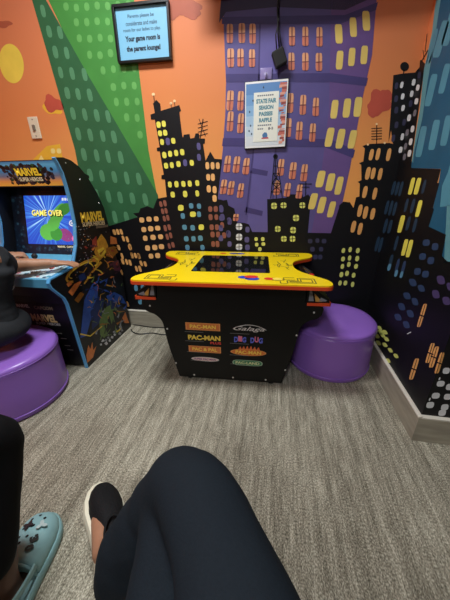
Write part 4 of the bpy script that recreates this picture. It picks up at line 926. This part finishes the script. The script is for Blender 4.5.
def dress(P_, name_, mb, mt, wr=.004, ws=16, vox=.008, sm=5):
    o = obj(name_, remeshed(mb, name_, [mt], vox, sm, wr, ws), P_); return o
def figure(name_, label, root, skin, J, S=1.0, hair=(20,16,14)):
    """body: head, neck, trunk core, arms, hands, ankles, feet as one continuous skin"""
    mb = MB(); rt_ = V(root); g = lambda k_: V(J[k_])-rt_
    hp, ch, nk, hd = g('hip'), g('chest'), g('neck'), g('head')
    mb.tube([hp, hp.lerp(ch,.5), ch], [.105*S,.095*S,.11*S], 16, roundcap=True); mb.tube([ch, nk, nk.lerp(hd,.6)], [.07*S,.052*S,.05*S], 12, roundcap=True)
    q, rot = head(mb, hd, J['face'], J.get('hs', S))
    for s_ in 'lr':
        a, b_, c_ = g('sh_'+s_), g('el_'+s_), g('wr_'+s_)
        A_ = S*J.get('arm', 1); pts, rr = bent(a, b_, c_, .042*A_, .038*A_, .025*A_, .25); mb.tube([ch.lerp(a,.3)]+pts, [.06*S]+rr, 12, roundcap=True)
        hand(mb, c_, J['hd_'+s_][0], J['hd_'+s_][1], J['hd_'+s_][2], J.get('hands', S), J['hd_'+s_][3], J['hd_'+s_][4])
        if 'kn_'+s_ in J:
            a, b_, c_ = g('hp_'+s_), g('kn_'+s_), g('an_'+s_); pts, rr = bent(a, b_, c_, .07*S, .05*S, .036*S, .3); mb.tube(pts, rr, 12, roundcap=True)
            f0, f1 = g('ft_'+s_)if False else V(J['ft_'+s_][0])-rt_, V(J['ft_'+s_][1])-rt_
            mb.tube([c_, f0.lerp(f1,.30)+V((0,0,.03)), f0.lerp(f1,.60)+V((0,0,.022)), f0.lerp(f1,.85)], [.036*S,.031*S,.026*S,.018*S], 12, roundcap=True); mb.tube([c_, f0.lerp(f1,.12)], [.034*S,.026*S], 12, roundcap=True)
    me = remeshed(mb, name_, [mat('skin_%d_%d_%d' % skin, skin, .5, noise_amt=.06, noise_scale=60)], .0055, 2)
    o = obj(name_, me); o.location = rt_; tag(o, label, 'person')
    hb_ = MB(); hs = J.get('hs', S); c_ = q(0,-.018,.034); hb_.ellip(c_, (.084*hs,.098*hs,.088*hs), 24, 14, rot=rot)
    hm = bmesh.new(); hair_me = hb_.mesh('hair', mat('hair_%d' % hair[0], hair, .7, bump=.4, noise_scale=160)); hm.from_mesh(hair_me)
    fdir = V(J['face']).normalized()
    bmesh.ops.delete(hm, geom=[v for v in hm.verts if (v.co-c_).dot(fdir) > .045*hs and (v.co-c_).z < .048*hs or (v.co-c_).z < -.06*hs], context='VERTS')
    bmesh.ops.solidify(hm, geom=hm.faces[:], thickness=.006); hm.to_mesh(hair_me); hm.free(); obj('hair', hair_me, o)
    return o
def trunk_cloth(mb, J, rt_, S, sleeve=.8):
    g = lambda k_: V(J[k_])-rt_; hp, ch, nk = g('hip'), g('chest'), g('neck')
    xs = (g('sh_r')-g('sh_l')).normalized()
    rot = Matrix((xs, V((0,0,1)).cross(xs).normalized(), V((0,0,1)))).transposed()
    for k_ in range(9):
        t_ = k_/8; c_ = hp.lerp(ch, t_); wv = (.155+.02*math.cos(t_*6)+.02*t_)*S; mb.ellip(c_, (wv, .112*S, .075*S), 20, 12, rot=rot)
    mb.ellip(ch+V((0,0,.035*S)), (.17*S,.10*S,.08*S), 20, 12, rot=rot); mb.tube([ch, nk+(nk-ch)*-.12], [.11*S,.066*S], 16, roundcap=True)
    for s_ in 'lr':
        a, b_ = g('sh_'+s_), g('el_'+s_); mb.tube([ch.lerp(a,.4), a, a.lerp(b_, sleeve)], [.075*S,.068*S,.064*S], 16, roundcap=True)
M_navy = mat('trouser_navy', (26, 33, 40), .85, spec=.15, noise_amt=.12, noise_scale=300, bump=.12)
M_blk = mat('trouser_black', (12, 12, 14), .8, spec=.2); M_char = mat('cloth_charcoal', (40, 42, 45), .85, spec=.2, noise_amt=.1, noise_scale=120)

# bench the two adults sit on
BN = thing('bench', (-.30, -.26, 0), 'long dark wooden bench under the two seated adults', 'bench')
M_wood = mat('bench_wood', (74, 52, 38), .5, noise_amt=.25, noise_scale=12, stretch=(.3, 3, 3))
part('seat', MB().box((-.85,-.20,.32),(.85,.16,.365)), M_wood, BN, bevel=.006)
for sx in (-.75, .75):
    for sy in (-.15, .11): part('leg', MB().box((sx-.025,sy-.025,0),(sx+.025,sy+.025,.32)), M_wood, BN, bevel=.003)

# --- seated viewer with crossed legs
J = dict(hip=(.10,-.24,.50), chest=(.06,-.31,.84), neck=(.06,-.30,.98), head=(.06,-.27,1.14), face=(0,1,-.2), sh_l=(-.12,-.30,.90), sh_r=(.24,-.30,.90), el_l=(-.21,-.36,.66), el_r=(.33,-.36,.66),
         wr_l=(-.23,-.24,.46), wr_r=(.36,-.24,.46), hd_l=((.1,1,-.5),(0,0,-1),(1,0,0),.25,False), hd_r=((-.1,1,-.5),(0,0,-1),(-1,0,0),.25,False),
         hp_r=(.20,-.20,.50), kn_r=(-.118,.328,.542), an_r=(-.330,.338,.200), ft_r=((-.322,.262,.145),(-.512,.490,.125)),
         hp_l=(.03,-.20,.48), kn_l=(-.10,.23,.405), an_l=(-.10,.13,.09), ft_l=((-.10,.09,.0),(-.11,.35,.0)))
root = V((.06,-.2,0))
body = figure('person', 'seated person in dark navy trousers and black slip-on shoes, knees crossed in the foreground', root, (168,120,92), J)
mb = MB(); g = lambda k_: V(J[k_])-root
mb.ellip(g('hip')+V((0,-.01,.0)), (.19,.15,.12), 24, 14)
pts, rr = bent(g('hp_r'), g('kn_r'), g('an_r').lerp(g('kn_r'), .16)+V((.01,-.012,0)), .105, .070, .062, .30); mb.tube(pts, rr, 22, roundcap=True)
a, b_ = g('an_r'), g('kn_r'); mb.tube([a.lerp(b_,.5)+V((.0,-.02,-.01)), a.lerp(b_,.22)+V((.012,-.032,-.012)), a.lerp(b_,.05)+V((.020,-.048,-.018))], [.068,.074,.066], 18, roundcap=True)
mb.tube([b_.lerp(a,.25)+V((.01,-.03,-.01)), at(172,560,2,.44)-root, at(165,640,2,.40)-root], [.06,.062,.07], 18, roundcap=True)
pts, rr = bent(g('hp_l'), g('kn_l'), g('an_l')+V((0,0,.03)), .095, .062, .060, .30); mb.tube(pts, rr, 20, roundcap=True)
dress(body, 'trousers', mb, M_navy, .0045, 15, .008, 6)
mb = MB(); trunk_cloth(mb, J, root, 1.0); dress(body, 'shirt', mb, mat('shirt_grey', (70,72,78), .85), .003, 14, .009, 5)
M_rub = mat('sole_white', (226, 220, 196), .6); M_knit = mat('shoe_black', (18,18,20), .75, spec=.25, bump=.25, noise_scale=220, noise_amt=.15)
for s_, upv in (('r', (.52,-.05,.85)), ('l', (0,0,1))):
    h_, t_ = V(J['ft_'+s_][0])-root, V(J['ft_'+s_][1])-root
    if s_ == 'r': h_ -= V((0,0,.03)); t_ -= V((0,0,.01))
    F = shoe_frame(h_, t_, upv); um, hg = upper_mesh(F, 'slip', .026, [(0,.055),(.1,.062),(.3,.056),(.46,.060),(.60,.062),(.75,.052),(.88,.040),(.95,.030),(1,.006)])
    sh_ = obj('slip_on_shoe', um.mesh('slip_on_shoe', M_knit, 'all'), body)
    o = obj('sole', sole_mesh(F, 'slip', .032, .010).mesh('sole', M_rub, True), sh_); o['label'] = 'cream white rubber sole'
    rim = MB(); rim.tube([F(.030*math.cos(a)*(.9 if s_ else 1), .33+.155*math.sin(a), .078+.012*math.sin(a)) for a in [2*PI*i/24 for i in range(25)]], .0035, 6); obj('collar', rim.mesh('collar', M_knit, 'all'), sh_)

# --- neighbour on the left with the teal clogs
J = dict(hip=(-.70,-.24,.50), chest=(-.70,-.32,.84), neck=(-.70,-.31,.98), head=(-.70,-.28,1.14), face=(0,1,-.1), sh_l=(-.88,-.31,.90), sh_r=(-.52,-.31,.90), el_l=(-.97,-.36,.66), el_r=(-.45,-.38,.66),
         wr_l=(-.99,-.24,.47), wr_r=(-.42,-.26,.46), hd_l=((.1,1,-.5),(0,0,-1),(1,0,0),.25,False), hd_r=((.1,1,-.5),(0,0,-1),(-1,0,0),.25,False),
         hp_r=(-.64,-.18,.48), kn_r=(-.664,.395,.490), an_r=(-.632,.255,.105), ft_r=((-.606,.180,.0),(-.686,.446,.0)),
         hp_l=(-.78,-.18,.48), kn_l=(-.90,.30,.47), an_l=(-.90,.22,.105), ft_l=((-.89,.15,.0),(-.94,.42,.0)))
root = V((-.70,-.2,0))
p2 = figure('person', 'seated person in black trousers and light teal clogs at the left edge of the foreground', root, (104,72,56), J)
mb = MB(); mb.ellip(g('hip')+V((0,-.01,.0)), (.18,.14,.11), 24, 14)
for s_ in 'lr':
    pts, rr = bent(g('hp_'+s_), g('kn_'+s_), g('an_'+s_)+V((0,0,.085)), .095, .070, .054, .28); mb.tube(pts, rr, 20, roundcap=True)
dress(p2, 'trousers', mb, M_blk, .003, 15, .008, 5)
mb = MB(); trunk_cloth(mb, J, root, 1.0); dress(p2, 'shirt', mb, mat('shirt_black', (22,22,26), .85), .003, 14, .009, 5)
M_foam = mat('clog_teal', (146, 190, 194), .55, bump=.05, noise_scale=200); M_hole = mat('clog_hole', (22,26,30), .8); M_charm = mat('charm_dark', (26,28,32), .4); M_charmw = mat('charm_pale', (196,214,214), .4); M_charmb = mat('charm_brown', (52,42,40), .4)
for s_ in 'lr':
    h_, t_ = V(J['ft_'+s_][0])-root, V(J['ft_'+s_][1])-root; F = shoe_frame(h_, t_, (0,0,1)); TH = .028
    um, hg = upper_mesh(F, 'clog', TH, [(.40,.070),(.48,.072),(.60,.066),(.75,.056),(.88,.044),(.95,.032),(1,.008)], s_from=.40)
    def topz(x, q): 
        w_ = hwid(q, 'clog'); ca = min(.98, abs(x-.004*math.sin(PI*q))/w_)**(1/.8); return TH-.004+math.sqrt(1-ca*ca)**.75*hg(q)
    for x, q in ((0,.90),(-.018,.86),(.020,.855),(-.026,.76),(.0,.775),(.0,.66),(.026,.66),(-.024,.665),(-.012,.60),(-.032,.60)):
        ring = [F(x+.0042*math.cos(a), q+.0042/.27*math.sin(a), topz(x+.0042*math.cos(a), q+.0042/.27*math.sin(a))+.0006) for a in [2*PI*i/10 for i in range(10)]]
        um.add(ring, [tuple(range(10))], 1)
    cl = obj('clog', um.mesh('clog', [M_foam, M_hole], 'all', fixn=True), p2)
    sl_ = obj('sole', sole_mesh(F, 'clog', TH+.004, .004).mesh('sole', M_foam, True), cl)
    st = MB(); arcp = [(math.cos(a), math.sin(a)) for a in [PI*1.0+PI*i/20 for i in range(21)]]
    rings = []
    for ca, sa_ in arcp:
        x, q = ca*.047, .43+sa_*.43+.0
        c0 = [F(x*k_, .43+sa_*.43*(1+.02*(k_-1)*20), .052+dz+.02*(-sa_)) for k_, dz in ((1,0),(1.08,.004),(1.08,.020),(1,.024))]; rings.append(c0)
    st.loft(rings); obj('heel_strap', st.mesh('heel_strap', M_foam, True), cl)
    rimm = MB(); rimm.tube([F(math.cos(a)*.041+.004, .405+.0*math.sin(a), TH-.004+math.sin(a)**.75*.071) for a in [PI*i/16 for i in range(17)]], .004, 8); obj('rim', rimm.mesh('rim', M_foam, 'all'), cl)
    if s_ == 'r':
        def charm(x, q, kind):
            c_ = F(x, q, topz(x, q)+.0035); nx = (F(x+.004, q, topz(x+.004, q))-F(x-.004, q, topz(x-.004, q))).normalized(); ny = (F(x, q+.02, topz(x, q+.02))-F(x, q-.02, topz(x, q-.02))).normalized()
            if kind == 'thirty':
                for ch, dq in (('3', .012), ('0', -.012)): o = lettering(cl, ch, c_+ny*dq+nx.cross(ny)*.001, (nx*.5-ny*.85), (nx*.85+ny*.5), .017, .022, M_charm, .07); o.name = 'charm'
            else:
                mb_ = MB(); n_ = 16; nz_ = nx.cross(ny); lob = 4 if kind == 'clover' else 3
                o_ = [c_+(nx*math.cos(a)+ny*math.sin(a))*(.016*(.66+.34*math.cos(lob*a+.4))) for a in [2*PI*i/32 for i in range(32)]]
                mb_.prism(o_, nz_*.003); obj('charm', mb_.mesh('charm', M_charmb if kind == 'clover' else M_charmw), cl)
        charm(-.014, .775, 'clover'); charm(.026, .76, 'pale'); charm(.026, .575, 'thirty')

# --- child at the upright cabinet
J = dict(hip=(-1.31,.945,.425), chest=(-1.285,.965,.68), neck=(-1.31,.985,.815), head=(-1.385,1.02,.935), face=(.1,1,-.25), sh_l=(-1.43,.975,.75), sh_r=(-1.185,.975,.75), el_l=(-1.56,1.085,.672), el_r=(-1.285,1.095,.672),
         wr_l=(-1.405,1.215,.690), wr_r=(-1.128,1.190,.664), hd_l=((.75,.65,.0),(0,.2,-1),(1,-.5,0),.9,True), hd_r=((.85,.5,-.06),(0,.05,-1),(-.5,1,0),.28,False), hs=.92, hands=.86, arm=1.22,
         hp_l=(-1.41,.98,.400), kn_l=(-1.73,1.10,.40), an_l=(-1.76,1.05,.09), ft_l=((-1.75,1.01,.0),(-1.82,1.15,.0)),
         hp_r=(-1.275,.93,.400), kn_r=(-1.655,.955,.40), an_r=(-1.69,.90,.09), ft_r=((-1.675,.86,.0),(-1.76,1.0,.0)))
root = V((-1.33,.94,0))
kid = figure('person', 'child in a charcoal t-shirt sitting on the left pouf, both hands on the arcade controls', root, (170,122,92), J, .80, hair=(24,18,15))
mb = MB(); trunk_cloth(mb, J, root, .80, 1.0); shirt = dress(kid, 't_shirt', mb, M_char, .0035, 18, .007, 4)
mb = MB(); mb.ellip(g('hip')+V((0,-.0,-.015)), (.165,.15,.088), 24, 14)
for s_ in 'lr':
    pts, rr = bent(g('hp_'+s_), g('kn_'+s_), g('an_'+s_)+V((0,0,.05)), .078, .058, .048, .3); mb.tube(pts, rr, 18, roundcap=True)
dress(kid, 'trousers', mb, M_char, .003, 18, .007, 4)
for s_ in 'lr':
    h_, t_ = V(J['ft_'+s_][0])-root, V(J['ft_'+s_][1])-root; F = shoe_frame(h_, t_, (0,0,1)); um, hg = upper_mesh(F, 'slip', .022, [(0,.05),(.3,.05),(.6,.052),(.8,.044),(.95,.028),(1,.006)])
    sh_ = obj('shoe', um.mesh('shoe', M_knit, 'all'), kid); obj('sole', sole_mesh(F, 'slip', .024, .003).mesh('sole', M_rub, True), sh_)

from mathutils.bvhtree import BVHTree
bv = BVHTree.FromPolygons([v.co for v in shirt.data.vertices], [p.vertices[:] for p in shirt.data.polygons])
for s_, (u_, v_), wd, ht in (('LA', (13, 287), .035, .022), ('2', (15.5, 293), .016, .018)):
    hit, nrm, _, _ = bv.ray_cast(EYE-root, ray(u_, v_).normalized())
    if hit: 
        rg2 = V((0,0,1)).cross(nrm).normalized(); lettering(shirt, s_, hit+nrm*.003, rg2, nrm.cross(rg2), wd, ht, M_lw, .04, .15)
